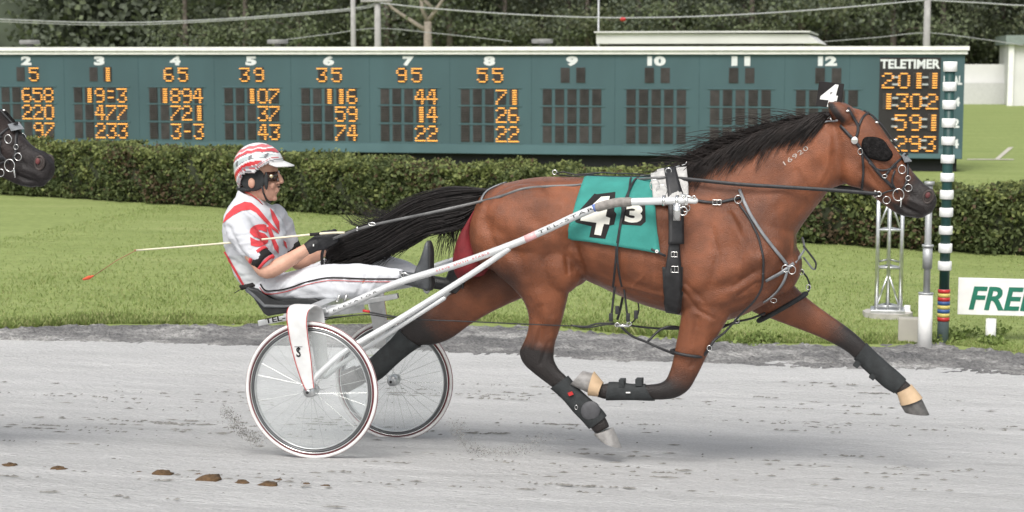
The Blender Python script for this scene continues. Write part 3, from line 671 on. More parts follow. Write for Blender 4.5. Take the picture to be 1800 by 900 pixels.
# white lines on the far grass
mb = MB(); a, b, c_, d_ = G(1748, 281), G(1756, 281), G(1782, 259), G(1772, 260); up = Vector((0, 0, .012)); mb.add([a + up, b + up, c_ + up, d_ + up], [(0, 1, 2, 3)])
a, b, c_, d_ = G(1700, 280), G(1700, 281.5), G(1782, 281.8), G(1782, 280.4); mb.add([a + up, b + up, c_ + up, d_ + up], [(0, 1, 2, 3)])
tag(mb.build('path', mat('pale_path', (.48, .45, .38), .9), fix=False, smooth=False), kind='structure')

# ------------------------------------------------------------------ woods
WL = [leafmat('wood_leaf_dark', (.11, .13, .095), (.14, .16, .115), .5), leafmat('wood_leaf_mid', (.15, .18, .10), (.18, .21, .125), .5), leafmat('wood_leaf_pale', (.13, .15, .085), (.17, .18, .11), .5)]  # lifted grey tones stand in for haze and soften the wood's deep shade
BARK = mat('grey_brown_bark', (.12, .10, .085), .9, var=.3, scale=6, bump=.5)
PALEB = mat('pale_bark', (.24, .21, .17), .9, var=.2, scale=6, bump=.4)
def tree_proto(h, rad, seed, pale):
    rs = np.random.default_rng(seed); random.seed(seed); mb = MB()
    tr = [Vector((0, 0, 0)), Vector((.1, .05, h * .3)), Vector((-.1, .1, h * .65)), Vector((.05, 0, h * .92))]; mb.tube(tr, [.2, .16, .1, .03], 7)
    tips = []
    for k in range(16):
        z = h * random.uniform(.10, .85); a = random.uniform(0, 6.28); L_ = rad * random.uniform(.5, 1) * (1.1 - z / h * .6)
        e = Vector((math.cos(a) * L_, math.sin(a) * L_, z + L_ * random.uniform(.1, .5))); s_ = Vector((0, 0, z)); mb.tube([s_, (s_ + e) / 2 + Vector((0, 0, .1)), e], [.06, .04, .015], 5)
        tips += [e, (s_ + e) / 2]
    cen = []; mi = []
    for e in tips:
        tone = rs.choice(3, p=[.5, .38, .12] if not pale else [.2, .5, .3])
        n_ = 190; c_ = np.array(e)[None] + rs.normal(size=(n_, 3)) * np.array([.62, .62, .42]) ; cen.append(c_); mi += list(np.where(rs.uniform(size=n_) < .7, tone, rs.choice(3, n_)))
    cen = np.concatenate(cen)
    return mb, cards(cen, .21, aspect=.8), mi
protos = [tree_proto(11 + i, 2.6 + .3 * (i % 3), 50 + i, i in (2, 4)) for i in range(6)]
random.seed(11); pm = []
glab = 'leafy tree in the dense green woods beyond the tote board'; ggrp = 'trees of the woods beyond the tote board'
k = 0
for row, (v0, n_) in enumerate([(88, 21), (93, 22), (99, 22)]):
    for i in range(n_):
        u = -36 + i * 3.9 + random.uniform(-1, 1) + row * 1.3; v = v0 + random.uniform(-1.6, 1.6)
        j = random.randrange(6); sc = random.uniform(.85, 1.15)
        if len(pm) <= j or True:
            pass
        loc = T.W(u, v, -.3)
        root = thing('tree', loc, glab, 'tree', ggrp); root.rotation_euler = (0, 0, random.uniform(0, 6.28)); root.scale = (sc, sc, sc)
        key = j
        if key not in _tc:
            mbp, cv, mi = protos[j]; tm = mbp.mesh('trunk'); tm.materials.append(BARK)
            o_ = quads('crown', cv, WL, None, mi=mi, origin=(0, 0, 0)); cm = o_.data; bpy.data.objects.remove(o_); _tc[key] = (tm, cm)
        tm, cm = _tc[key]
        for nm, d__ in (('trunk', tm), ('crown', cm)):
            o = bpy.data.objects.new(nm, d__); C.objects.link(o); o.parent = root
# the mass of the wood behind them
n = 120000; u = RNG.uniform(-55, 75, n); z = RNG.uniform(-.2, 15, n) ; v = 103 + RNG.uniform(0, 5, n)
cen = np.array(T.o)[None] + u[:, None] * np.array(T.U) + v[:, None] * np.array(T.V); cen[:, 2] = z
tag(quads('woods', cards(cen, .42), [WL[0], WL[1]], mi=RNG.choice(2, n, p=[.8, .2]), origin=(0, 0, 0)), 'dark mass of woodland closing off the background', 'woods', kind='stuff')
mb = MB(); bbox(mb, -90, 110, 109, 110, -.3, 15); tag(mb.build('woods_backdrop', mat('woodland_shade', (.07, .085, .06), 1, var=.5, scale=.4), smooth=False), kind='structure')  # flat backdrop slab, the wood's deep shade put into its colour
bt = thing('bare_tree', T.P(752, 78, 84), 'pale leafless forked tree standing in front of the woods', 'tree'); bt.location.z = -.3
mb = MB(); b0_ = bt.location.copy()
fork = T.P(752, 38, 84); mb.tube([b0_, fork], [.28, .2], 8)
for pl in ([(752, 38), (765, 20), (785, -10), (800, -60)], [(752, 38), (742, 15), (738, -30)], [(750, 55), (725, 38), (690, 15), (670, -10)], [(765, 20), (745, 0), (750, -40)]):
    mb.tube([T.P(x, y, 84) for x, y in pl], [.15, .12, .09, .05][:len(pl)], 6)
mb.build('trunk', PALEB, bt)
for x in (372, 1115, 640):
    pass

# ------------------------------------------------------------------ finish line furniture
fp = G(1657, 603); 
fin = thing('finish_pole', fp, 'tall dark green pole with white bands marking the finish line', 'pole')
DG = mat('dark_green_paint', (.012, .055, .05), .45, var=.15, scale=6)
fu, fv = T.uv(fp)
def zat(x, y, v): return T.P(x, y, v).z
ztop = zat(1673, 106, fv); mb = MB(); mb.tube([fp - Z3 * .1, T.W(fu, fv, zat(1660, 508, fv))], .046, 16); mb.build('base_tube', mat('steel_blue_base', (.12, .16, .17), .5, .2, var=.2), fin)
mb = MB(); mb.tube([T.W(fu, fv, zat(1660, 508, fv) + .001), T.W(fu, fv, ztop)], .041, 16); mb.build('shaft', DG, fin)
for y0, y1 in [(108, 126), (144, 160), (176, 192), (208, 224), (240, 255), (272, 287), (304, 319), (334, 350), (365, 381), (397, 412), (428, 444), (459, 475)]:
    mb = MB(); za, zc = zat(1665, y0, fv), zat(1665, y1, fv); mb.tube([T.W(fu, fv, zc), T.W(fu, fv, zc + .004), T.W(fu, fv, za - .004), T.W(fu, fv, za)], [.050, .055, .055, .050], 20); mb.build('white_band', M['white'], fin)
for y0, c_ in zip(range(508, 558, 7), ['r', 'y', 'r', 'b', 'y', 'b', 'y', 'r']):
    mb = MB(); za, zc = zat(1660, y0 + .2, fv), zat(1660, y0 + 6.8, fv); mb.tube([T.W(fu, fv, zc), T.W(fu, fv, za)], .050, 16)
    mb.build('coloured_ring', {'r': M['red'], 'y': mat('yellow_tape', (.6, .5, .14), .5), 'b': mat('blue_tape', (.04, .1, .26), .5)}[c_], fin)
tp = G(1560, 556); tu, tv = T.uv(tp); tr = thing('aluminium_truss', tp, 'silver triangular aluminium truss tower standing on a paving slab', 'truss')
mb = MB(); rods = [(tu - .1, tv - .02), (tu + .11, tv - .02), (tu + .0, tv + .16)]; zt = zat(1560, 300, tv); zb0 = tp.z + .06
for a, b in rods: mb.tube([T.W(a, b, zb0), T.W(a, b, zt)], .019, 10)
mb.tube([T.W(tu + .0, tv - .03, zb0), T.W(tu + .0, tv - .03, zt)], .013, 8)
mb.build('uprights', M['alu'], tr, smooth=True)
mb = MB()
for y in (352, 404, 470, 538):
    z = zat(1560, y, tv)
    mb = MB()
    for i in range(3): a, b = rods[i], rods[(i + 1) % 3]; mb.tube([T.W(*a, z), T.W(*b, z)], .013, 8)
    mb.build('ring_brace', M['alu'], tr)
for (ya, yb) in ((404, 350), (470, 425), (470, 425), (538, 480)):
    for sgn in (-1, 1):
        mb = MB(); mb.tube([T.W(tu + sgn * .1, tv - .02, zat(1560, ya - 10 if ya == 470 else ya, tv)), T.W(tu, tv - .03, zat(1560, yb + 30 if ya == 470 else yb, tv))], .009, 6); mb.build('diagonal_brace', M['alu'], tr)
pass
mb = MB(); mb.box(tp + Z3 * .05, U3 * .15, V3 * .14, Z3 * .022); mb.build('foot_plate', M['alu'], tr, bevel=.004)
mb = MB(); mb.tube([tp + Z3 * .0, tp + Z3 * .045], .22, 12); o = mb.build('paving_slab', mat('concrete', (.42, .40, .37), .9, var=.15), tr, smooth=False)
mb = MB(); q = G(1590, 556); mb.tube([q + Z3 * .03 - U3 * .05, q + Z3 * .03 + U3 * .05], .035, 10); mb.tube([q + Z3 * .0 + U3 * .02, q + Z3 * .1 + U3 * .02], .03, 10)
tag(mb.build('floodlight', M['wood']), 'small white ground floodlight beside the truss foot', 'light')
q = G(1597, 601); mb = MB(); mb.box(q + Z3 * .1, U3 * .085, V3 * .06, Z3 * .1); tag(mb.build('junction_box', mat('beige_box', (.40, .38, .33), .6, var=.06), bevel=.006, smooth=False), 'beige metal junction box on the ground left of the white pipe', 'box')
q = G(1625, 614); qu, qv = T.uv(q); pp = thing('pipe_post', q, 'thin grey pipe rising out of a thick white pipe at the track edge', 'post')
mb = MB(); z1_ = zat(1627, 517, qv); mb.tube([q - Z3 * .05, T.W(qu, qv, z1_)], .056, 18); mb.build('white_pipe', M['white'], pp)
mb = MB(); mb.tube([T.W(qu, qv, z1_ + .001), T.W(qu, qv, z1_ + .012)], .060, 18); mb.tube([T.W(qu + .005, qv, z1_), T.W(qu + .005, qv, zat(1628, 322, qv))], .027, 12); mb.build('grey_pipe', M['galv'], pp)
mb = MB(); mb.tube([T.W(qu + .005, qv, zat(1628, 472, qv)), T.W(qu + .005, qv, zat(1628, 434, qv))], .038, 12); mb.tube([T.W(qu + .005, qv, zat(1628, 434, qv)), T.W(qu + .005, qv, zat(1628, 430, qv))], .046, 12); mb.build('junction_sleeve', M['galv'], pp)
mb = MB(); mb.tube([T.W(qu + .005, qv, zat(1628, 325, qv)), T.W(qu + .005, qv, zat(1628, 319, qv))], .04, 12); mb.build('cap', M['galv'], pp)
q = G(1741, 601); su, sv = T.uv(q); sg = thing('white_sign', q, 'white board sign with green lettering reading FREE on a white post', 'sign')
mb = MB(); mb.tube([q - Z3 * .05, T.W(su, sv, zat(1741, 560, sv))], .042, 14)
a = T.P(1683, 552, sv); b = T.P(2010, 488, sv); ua_, ub_ = T.uv(a)[0], T.uv(b)[0]; mb.tube([T.W(ub_ - (su - ua_), sv, -.25), T.W(ub_ - (su - ua_), sv, zat(1741, 560, sv))], .042, 14); mb.build('post', M['wood'], sg)
mb = MB(); bbox(mb, ua_, ub_, sv - .02, sv + .02, a.z, zat(1683, 488, sv)); mb.build('board', M['wood'], sg, bevel=.004, smooth=False)
mb = MB(); vs, fs = glyphs('FREE', .035, .98); mx_ = max(p[0] for p in vs); x0 = T.uv(T.P(1700, 540, sv))[0]; x1 = T.uv(T.P(1819, 540, sv))[0]; hz = zat(1700, 502, sv) - zat(1700, 542, sv); zb_ = zat(1700, 542, sv)
mb.add([T.W(x0 + (p[0] / mx_) * (x1 - x0) + p[1] * hz * .2, sv - .0235, zb_ + p[1] * hz) for p in vs], fs); mb.build('lettering', mat('sign_green', (.01, .16, .10), .5), sg, smooth=False, fix=False)
# a few weeds round the feet of the posts
random.seed(5); wc = []
for x, y, n_, r_ in ((1672, 598, 260, 10), (1640, 606, 120, 12), (1745, 603, 150, 12), (1760, 585, 60, 8), (1700, 590, 60, 14), (1345, 600, 200, 18), (1300, 606, 90, 25)):
    for _ in range(n_):
        q = G(x + random.gauss(0, r_), y + random.gauss(0, 2.5)); wc.append([q.x, q.y, q.z + abs(random.gauss(0, .035))])
tag(quads('weeds', cards(np.array(wc), .035), [BLADE[0], BLADE[2]], mi=RNG.choice(2, len(wc)), origin=(0, 0, 0)), 'low green weeds tufting round the feet of the posts', 'weeds', kind='stuff')
# ================================================================== HORSE
VN, VF = VC - .15, VC + .15
BAY = np.array([.178, .059, .025]); BLK = np.array([.018, .014, .013]); 
trunk = [(842,352,829,405,.07,VC,0),(853,337,836,440,.15,VC,0),(872,327,862,470,.215,VC,0),(905,318,905,490,.26,VC,0),(950,311,958,492,.28,VC,0),(1000,311,1010,486,.285,VC,0),
 (1045,313,1050,499,.30,VC,0),(1090,315,1095,520,.315,VC,0),(1135,313,1138,536,.315,VC,0),(1175,303,1175,547,.295,VC,0,.1),(1215,297,1210,556,.27,VC,0,.25),(1255,303,1255,566,.255,VC,0,.3),
 (1295,318,1300,556,.25,VC,0,.3),(1335,340,1342,536,.235,VC,0,.2),(1372,370,1378,515,.19,VC,0),(1398,398,1399,490,.12,VC,0)]
neck = [(1195,300,1290,520,.22,VC,0,.45),(1235,287,1345,487,.20,VC,0,.5),(1275,264,1384,440,.165,VC,0,.4),(1320,243,1409,398,.13,VC,0,.3),(1368,227,1438,360,.105,VC,0,.2),(1415,214,1458,335,.092,VC,0,.1),(1452,203,1478,326,.088,VC,0,0),(1482,203,1497,322,.088,VC,0,0)]
head = [(1468,196,1480,318,.085,VC,0),(1492,189,1496,327,.095,VC,0),(1520,196,1513,332,.105,VC,0),(1542,215,1528,341,.108,VC,0),(1562,243,1541,351,.10,VC,0),(1580,268,1554,360,.082,VC,.1),
 (1596,290,1566,369,.066,VC,.35),(1610,308,1578,376,.056,VC,.65),(1624,322,1592,381,.054,VC,.85),(1638,335,1606,381,.055,VC,.9),(1646,346,1624,380,.048,VC,.9),(1647,357,1638,374,.03,VC,.9)]
nhind = [(880,335,985,400,.12,VN+.03,0),(852,385,1012,430,.13,VN+.02,0),(845,435,1016,462,.13,VN+.01,0),(868,475,1008,482,.12,VN,0),(898,502,1002,505,.10,VN,0),(920,528,996,532,.082,VN,0),(929,555,989,560,.062,VN,0),
 (928,580,982,585,.050,VN,.1),(921,600,976,603,.044,VN,.35),(913,619,974,620,.042,VN,.75),(921,640,974,632,.040,VN,.9),(944,661,982,648,.034,VN,.9),(970,681,996,662,.028,VN,.9),(992,701,1014,683,.027,VN,.9),(1010,722,1034,702,.027,VN,.9),(1026,738,1052,718,.032,VN,.9),(1038,752,1064,733,.03,VN,.9),(1046,762,1072,750,.028,VN,.9)]
fhind = [(905,400,960,470,.10,VF,0),(870,430,950,495,.11,VF,0),(850,462,925,520,.10,VF,0,0),(826,487,895,534,.09,VF,0),(798,510,860,551,.07,VF,.0),(770,534,825,572,.055,VF,.1),(744,549,795,594,.048,VF,.5),(722,560,764,606,.042,VF,.9),(704,580,738,608,.034,VF,1),(686,600,714,624,.027,VF,1),(666,618,692,643,.027,VF,1),(648,634,674,660,.032,VF,1),(634,640,658,670,.03,VF,1),(624,645,640,673,.028,VF,1)]
nfore = [(1215,440,1330,470,.09,VN+.03,0),(1202,500,1318,505,.09,VN+.01,0),(1198,545,1288,548,.078,VN,0),(1194,575,1270,578,.062,VN,0),(1188,605,1252,608,.050,VN,0),(1182,635,1236,640,.042,VN,.1),(1176,655,1224,664,.040,VN,.4),(1169,668,1210,686,.041,VN,.8),(1156,674,1186,700,.038,VN,.9),(1134,676,1150,703,.030,VN,.9),(1110,676,1112,702,.026,VN,.9),(1086,673,1082,702,.028,VN,.9),(1070,673,1066,702,.031,VN,.9),(1058,675,1054,699,.028,VN,.9),(1050,666,1042,694,.028,VN,.9)]
ffore = [(1372,455,1300,520,.09,VF,0),(1388,490,1318,545,.085,VF,0),(1412,517,1355,560,.07,VF,0),(1440,540,1395,575,.056,VF,0),(1465,558,1432,589,.046,VF,.15),(1488,574,1462,603,.042,VF,.7),(1508,590,1485,616,.040,VF,.9),(1522,604,1502,630,.034,VF,1),(1540,622,1520,648,.028,VF,1),(1560,640,1540,666,.028,VF,1),(1578,655,1556,680,.032,VF,1),(1592,668,1572,690,.030,VF,1),(1604,680,1580,698,.030,VF,1)]
def rot_about(piv, ang):
    M_ = Matrix.Rotation(ang, 4, S.V); return lambda p: piv + M_ @ (p - piv)
def horse_mesh(name, legs, hx=None, nx=None, extra=True):
    mb = MB(); loft(mb, trunk, n=36); loft(mb, neck[:2], n=28)
    loft(mb, neck if nx is None else neck, n=28, xf=nx); loft(mb, head, n=28, ex=2.4, xf=hx or nx)
    for lg, m_ in legs:
        st = [tuple(r[:5]) + ((2 * VC - r[5]) if m_ else r[5],) + tuple(r[6:]) for r in lg]
        loft(mb, st, n=20)
    X = hx or nx or (lambda p: p)
    def blob(x, y, v, a, b, c_, dk=0, f=lambda p: p, both=True, tilt=0):
        for sg in ((1, -1) if both else (1,)):
            c0 = P(x, y, VC - v) ; c1 = f(mirror(c0) if sg < 0 else c0); mb.dk = dk
            tu_ = S.U * math.cos(tilt) + Z3 * math.sin(tilt); tz_ = -S.U * math.sin(tilt) + Z3 * math.cos(tilt)
            mb.ell(c1, tu_ * a, S.V * b, tz_ * c_)
    blob(930, 395, .14, .27, .165, .22); blob(985, 465, .15, .13, .13, .16); blob(870, 410, .12, .14, .13, .2)
    blob(1270, 440, .10, .24, .15, .26); blob(1315, 470, .12, .17, .13, .18, tilt=.4); blob(1370, 470, .07, .11, .10, .14)
    blob(1245, 525, .13, .12, .10, .14)
    blob(1507, 292, .045, .12, .055, .11, f=X, tilt=-.5)         # cheek
    blob(1545, 262, .075, .05, .035, .04, dk=.3, f=X)            # eye socket
    blob(1625, 345, .025, .075, .03, .05, dk=.9, f=X, tilt=-.8); blob(1590, 366, .0, .07, .035, .035, dk=.8, f=X, both=False, tilt=-.5)
    blob(1612, 377, .0, .045, .03, .02, dk=.8, f=X, both=False, tilt=-.1)
    for sg in (1, -1):       # ears laid back
        q = lambda x, y, v: X((lambda p: p if sg > 0 else mirror(p))(P(x, y, VC - v)))
        mb.dk = .25; mb.tube([q(1497, 212, .045), q(1488, 205, .055), q(1476, 197, .062), q(1465, 188, .065), q(1458, 182, .066)], [.042, .054, .052, .038, .012], 12, round_ends=True)
    me = remesh(mb, name, .007, 9)
    # coat colour: natural black points carried by the parts
    kd = KDTree(len(mb.v))
    for i, p in enumerate(mb.v): kd.insert(p, i)
    kd.balance(); a = co(me); n_ = len(a); dk = np.array([mb.val[kd.find(Vector(p))[1]] for p in a])
    fc = np.empty(0)
    return me, dk
MUSC = [([(1012,335),(1004,400),(1010,470)],16,-.016), ([(905,330),(960,345),(985,380)],16,.006), ([(985,372),(1003,430)],12,-.010), ([(930,470),(960,420),(1000,400)],22,.010),
 ([(855,395),(900,430),(925,480)],14,-.010), ([(870,345),(930,380),(990,420)],14,-.006), ([(1230,310),(1300,400),(1345,470)],18,.012), ([(1205,345),(1205,430),(1200,530)],16,-.012),
 ([(1225,520),(1290,500),(1345,470)],13,-.012), ([(1285,545),(1330,510),(1380,500)],16,-.012), ([(1455,345),(1400,430),(1370,480)],12,-.012), ([(1478,330),(1440,390)],10,-.006),
 ([(1468,215),(1470,270),(1478,320)],10,-.010), ([(1548,285),(1590,325)],5,.006), ([(1520,300),(1560,340)],9,-.006), ([(1560,250),(1600,310)],6,.003), ([(950,540),(948,600)],7,-.007), ([(975,560),(965,610)],6,.004),
 ([(945,520),(960,560)],14,.010), ([(1225,560),(1215,640)],6,-.006), ([(1250,560),(1235,620)],9,.006), ([(1100,440),(1140,500)],26,.006), ([(1050,420),(1100,430),(1160,430)],14,-.004), ([(1020,470),(1100,495),(1170,515)],10,-.005),
 ([(1300,300),(1370,270),(1430,240)],14,.004), ([(1270,360),(1350,330),(1430,290)],16,-.006), ([(1360,350),(1410,300),(1455,260)],16,.007), ([(1290,370),(1330,440)],10,-.010), ([(1633,352),(1637,347)],4,-.014), ([(1584,361),(1602,371),(1617,377)],3.2,-.011), ([(1600,352),(1622,362),(1630,372)],4,.006), ([(1592,374),(1604,380)],4,.005), ([(1570,340),(1585,358)],5,-.004),
 ([(1070,350),(1062,400),(1050,450)],5,.0022), ([(1092,350),(1086,400),(1078,465)],5,.0024), ([(1114,350),(1110,400),(1104,480)],5,.0024), ([(1137,350),(1134,420),(1128,495)],5,.0022), ([(1158,380),(1155,440),(1150,505)],5,.002),
 ([(1195,510),(1225,545),(1255,560)],4,-.006), ([(1205,500),(1235,530)],4,-.004), ([(1300,520),(1330,500),(1365,495)],4,-.005), ([(1290,505),(1325,480)],4,-.004), ([(1060,500),(1110,505),(1165,520)],3.5,.004), ([(1110,505),(1130,485)],3,.003),
 ([(1010,440),(1020,470),(1030,490)],5,-.007), ([(995,440),(1000,480)],4,-.005), ([(1460,240),(1455,290),(1440,320)],4,.003), ([(1565,300),(1580,325),(1600,335)],3,.003), ([(1590,320),(1605,345)],3,-.004), ([(1525,285),(1545,320)],3,.0025),
 ([(1225,580),(1212,640)],3,.004), ([(945,575),(935,610)],3,.004), ([(965,600),(950,640)],3,-.004), ([(935,650),(975,685)],3,-.004), ([(1440,560),(1480,590)],3,.003), ([(905,350),(960,335),(1000,345)],9,-.005), ([(1400,300),(1420,330),(1425,370)],5,-.004), ([(1250,400),(1262,450),(1250,500)],7,-.006), ([(1285,380),(1305,430),(1300,480)],7,.005)]
def coat(me, dk, base, blk, patches, name='coat'):
    a = co(me); px, py = projn(a); nz = nor(me)
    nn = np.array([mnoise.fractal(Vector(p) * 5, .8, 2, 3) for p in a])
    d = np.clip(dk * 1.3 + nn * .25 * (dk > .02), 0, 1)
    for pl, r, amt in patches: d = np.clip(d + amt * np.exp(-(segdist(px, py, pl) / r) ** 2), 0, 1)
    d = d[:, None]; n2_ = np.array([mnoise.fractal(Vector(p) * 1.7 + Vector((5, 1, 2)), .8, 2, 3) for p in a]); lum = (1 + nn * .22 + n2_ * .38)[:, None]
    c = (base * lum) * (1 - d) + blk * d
    # warmer flank, redder neck
    at = me.attributes.new(name, 'FLOAT_COLOR', 'POINT'); rgba = np.ones((len(a), 4), 'f'); rgba[:, :3] = c; at.data.foreach_set('color', rgba.ravel())
HORSE = attr_mat('bay_horse_coat', .38, var=.22, scale=14, bump=.55, bscale=190, spec=.42, sheen=0)
base = P(1160, 790, VC); base.z = zg(T.uv(base)[1])
horse = thing('race_horse', base, 'bay harness racing horse at full stride wearing teal number 4 saddlecloth', 'horse')
hm, hdk = horse_mesh('body', [(nhind, 0), (fhind, 0), (nfore, 0), (ffore, 0)])
sculpt(hm, [(a, r, d * 1.45) for a, r, d in MUSC])
coat(hm, hdk, BAY, BLK, [([(1461,186),(1470,199),(1480,211)],6,1.0), ([(1015,470),(1060,500)],14,.25), ([(1240,290),(1330,260),(1440,215)],10,.6), ([(1215,330),(1290,335)],12,.4), ([(850,340),(870,330)],8,.1), ([(1515,322),(1560,352),(1600,380)],6,.6), ([(870,485),(900,500)],22,.5), ([(1195,540),(1205,480)],10,.25)])  # first patch paints the shadow inside the ear into the coat
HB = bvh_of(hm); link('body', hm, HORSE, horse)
def sub(fn, name, m, parent=horse, **k):
    mb = MB(); fn(mb); return mb.build(name, m, parent, **k)
NOSE = mat('dark_muzzle_skin', (.045, .034, .03), .6, var=.3, scale=30)
# eye, nostril
for sg in (0, 1):
    f = (lambda p: mirror(p)) if sg else (lambda p: p)
    p, n_ = cast(HB, 1550, 262, -.006); mb = MB(); mb.ell(f(p), S.U * .017, S.V * .012, Z3 * .013); mb.build('eye', M['lens'], horse)
    p, n_ = cast(HB, 1631, 346, .002); ta, tb_ = (S.U * .35 + Z3 * .94), (S.U * -.94 + Z3 * .35)
    mb = MB(); mb.torus(f(p), ta * .033, tb_ * .023, .0075, 22, 8); mb.ell(f(p), ta * .030, S.V * .006, tb_ * .020); mb.build('nostril_rim', NOSE, horse)
    p, n_ = cast(HB, 1630, 343, .009); mb = MB(); mb.ell(f(p), ta * .016, S.V * .006, tb_ * .012); mb.build('nostril', M['pinkskin'], horse)
# hooves
def hoof(name, c0, c1, b0, b1, v, w, m, lean=0):
    mb = MB(); rings = []
    for (a, b, ww) in ((c0, c1, w * .82), ([(c0[0] + b0[0]) / 2, (c0[1] + b0[1]) / 2], [(c1[0] + b1[0]) / 2, (c1[1] + b1[1]) / 2], w * .93), (b0, b1, w)):
        A = P(*a, v); B = P(*b, v); c_ = (A + B) / 2; h_ = (A - B) / 2
        rings.append([c_ + h_ * math.cos(t) + S.V * (ww * math.sin(t)) for t in [2 * math.pi * j / 20 for j in range(20)]])
    mb.rings(rings); return mb.build(name, m, horse, sharp=40)
hoof('hoof', (1043,763), (1078,752), (1055,773), (1093,787), VN, .055, M['hoofpale'])
hoof('hoof', (1046,657), (1040,693), (1024,652), (1003,676), VN, .055, M['hoofpale'])
hoof('hoof', (1581,709), (1619,698), (1590,724), (1634,729), VF, .055, M['hoof'])
hoof('hoof', (622,643), (640,675), (601,652), (612,690), VF, .055, M['hoof'])
hoof('bell_boot', (1576,690), (1603,676), (1583,712), (1622,699), VF, .062, M['tan'])
hoof('bell_boot', (1060,672), (1052,697), (1044,653), (1034,695), VN, .064, M['tan'])
# leg boots: snug sleeves over the cannon bones
def sleeve(name, lg, i0, i1, m, grow=1.14, v=None):
    st = []
    for r in catmull([tuple(q) + (0,) * (8 - len(q)) for q in lg], 4)[i0 * 4:i1 * 4 + 1]:
        cx, cy = (r[0] + r[2]) / 2, (r[1] + r[3]) / 2; hx_, hy_ = (r[0] - r[2]) / 2 * grow, (r[1] - r[3]) / 2 * grow
        st.append((cx + hx_, cy + hy_, cx - hx_, cy - hy_, r[4] * (grow + .06), r[5], 0))
    mb = MB(); loft(mb, st, k=1, n=20); return mb.build(name, m, horse, sharp=50)
b1 = sleeve('leg_boot', nhind, 12, 16, M['boot'], 1.2)
b2 = sleeve('leg_boot', nfore, 9, 12, M['boot'], 1.12)
b3 = sleeve('leg_boot', ffore, 7, 11, M['boot'], 1.12)
b4 = sleeve('leg_boot', fhind, 8, 12, M['boot'], 1.12)
def chip(c, ax, ay, th, v, m, parent, name): mb = MB(); mb.box(P(*c, v), P(c[0] + ax[0], c[1] + ax[1], v) - P(*c, v), P(c[0] + ay[0], c[1] + ay[1], v) - P(*c, v), S.V * th); return mb.build(name, m, parent, smooth=False, bevel=.002)
chip((1094,673), (5,0), (0,7), .03, VN, M['boot'], b2, 'boot_tab'); chip((1124,671), (6,0), (0,6), .03, VN, M['boot'], b2, 'boot_tab')
chip((1508,638), (4,3), (-5,6), .025, VF, M['boot'], b3, 'boot_tab'); chip((1536,659), (4,3), (-5,6), .025, VF, M['boot'], b3, 'boot_tab')
chip((1104,690), (4,0), (0,1.2), .001, VN - .040, M['white'], b2, 'tag_mark')
mb = MB(); mb.ell(P(1038, 722, VN - .032), (P(1050, 716, VN) - P(1038, 722, VN)) * 1.3, S.V * .014, (P(1030, 705, VN) - P(1038, 722, VN)) * .9); mb.build('boot_patch', M['bootgrey'], b1)
mb = MB(); mb.box(P(1003, 692, VN - .042), P(1007, 690.5, 0) - P(1003, 692, 0), P(1004.5, 695, 0) - P(1003, 692, 0), S.V * .003); mb.build('boot_badge', M['red'], b1, smooth=False)
mb = MB(); mb.torus(P(1013, 716, VN - .035), S.U * .008, Z3 * .012, .002, 12, 5); mb.build('boot_buckle', M['chrome'], b1)

# ---- saddlecloth
def clothgrid(TL, TR, BR, BL, nu=26, nv=22, off=.012):
    g = []
    for j in range(nv + 1):
        k = j / nv; row = []
        for i in range(nu + 1):
            s_ = i / nu; x = (TL[0] * (1 - s_) + TR[0] * s_) * (1 - k) + (BL[0] * (1 - s_) + BR[0] * s_) * k; y = (TL[1] * (1 - s_) + TR[1] * s_) * (1 - k) + (BL[1] * (1 - s_) + BR[1] * s_) * k
            p, n_ = cast(HB, x, y, off + .004 * math.sin(s_ * 9 + k * 3) * k + (.012 * k * k)); row.append(p)
        g.append(row)
    return g
def cloth(name, g, m, th=.004, parent=horse):
    top = [[mirror(p) for p in r] for r in g]; rows = list(reversed(top)) + g
    mb = MB(); n_ = len(rows[0]); mb.add([p for r in rows for p in r], [(i * n_ + j, i * n_ + j + 1, (i + 1) * n_ + j + 1, (i + 1) * n_ + j) for i in range(len(rows) - 1) for j in range(n_ - 1)])
    me = mb.mesh(name); o = link(name, me, m, parent); md = o.modifiers.new('thick', 'SOLIDIFY'); md.thickness = th; md.offset = 0
    return o, rows
g = clothgrid((1027,315), (1147,318), (1159,446), (996,417))
sc, rows = cloth('saddlecloth', g, M['teal'])
CB = BVHTree.FromPolygons([p for r in g for p in r], [(i * 27 + j, i * 27 + j + 1, (i + 1) * 27 + j + 1, (i + 1) * 27 + j) for i in range(22) for j in range(26)])
def glyph_quad(txt, c, bold): # corners: bl, br, tl in px
    vs, fs = glyphs(txt, bold); x0 = min(v[0] for v in vs); x1 = max(v[0] for v in vs); y0 = min(v[1] for v in vs); y1 = max(v[1] for v in vs); (bx, by), (rx, ry), (tx, ty) = c
    return ([(bx + (rx - bx) * (a - x0) / (x1 - x0) + (tx - bx) * (b - y0) / (y1 - y0), by + (ry - by) * (a - x0) / (x1 - x0) + (ty - by) * (b - y0) / (y1 - y0)) for a, b in vs], fs)
four_o = [(1049,342),(1082,338),(1080,372),(1084,376),(1080,395),(1072,397),(1064,420),(1036,417),(1040,398),(1012,391),(1010,380),(1045,341)]
decal('number_four_outline', CB, [four_o], M['darkink'], sc, off=.0035)
f_w = [[(1055,347),(1072,345),(1066,382),(1073,385),(1071,395),(1063,394),(1058,414),(1046,412),(1049,393),(1022,389),(1022,380)]]
decal('number_four', CB, [[(1057,347),(1072,346),(1065,381),(1073,384),(1071,395),(1062,394),(1057,414),(1045,412),(1049,392),(1021,388),(1022,379)]], M['cream'], sc, off=.006)
decal('number_three_outline', CB, [[(1098,355),(1134,354),(1135,390),(1127,397),(1094,395),(1092,362)]], M['darkink'], sc, off=.0035)
decal('number_three', CB, [glyph_quad('3', ((1098,391),(1128,393),(1101,359)), .07)], M['cream'], sc, off=.006)
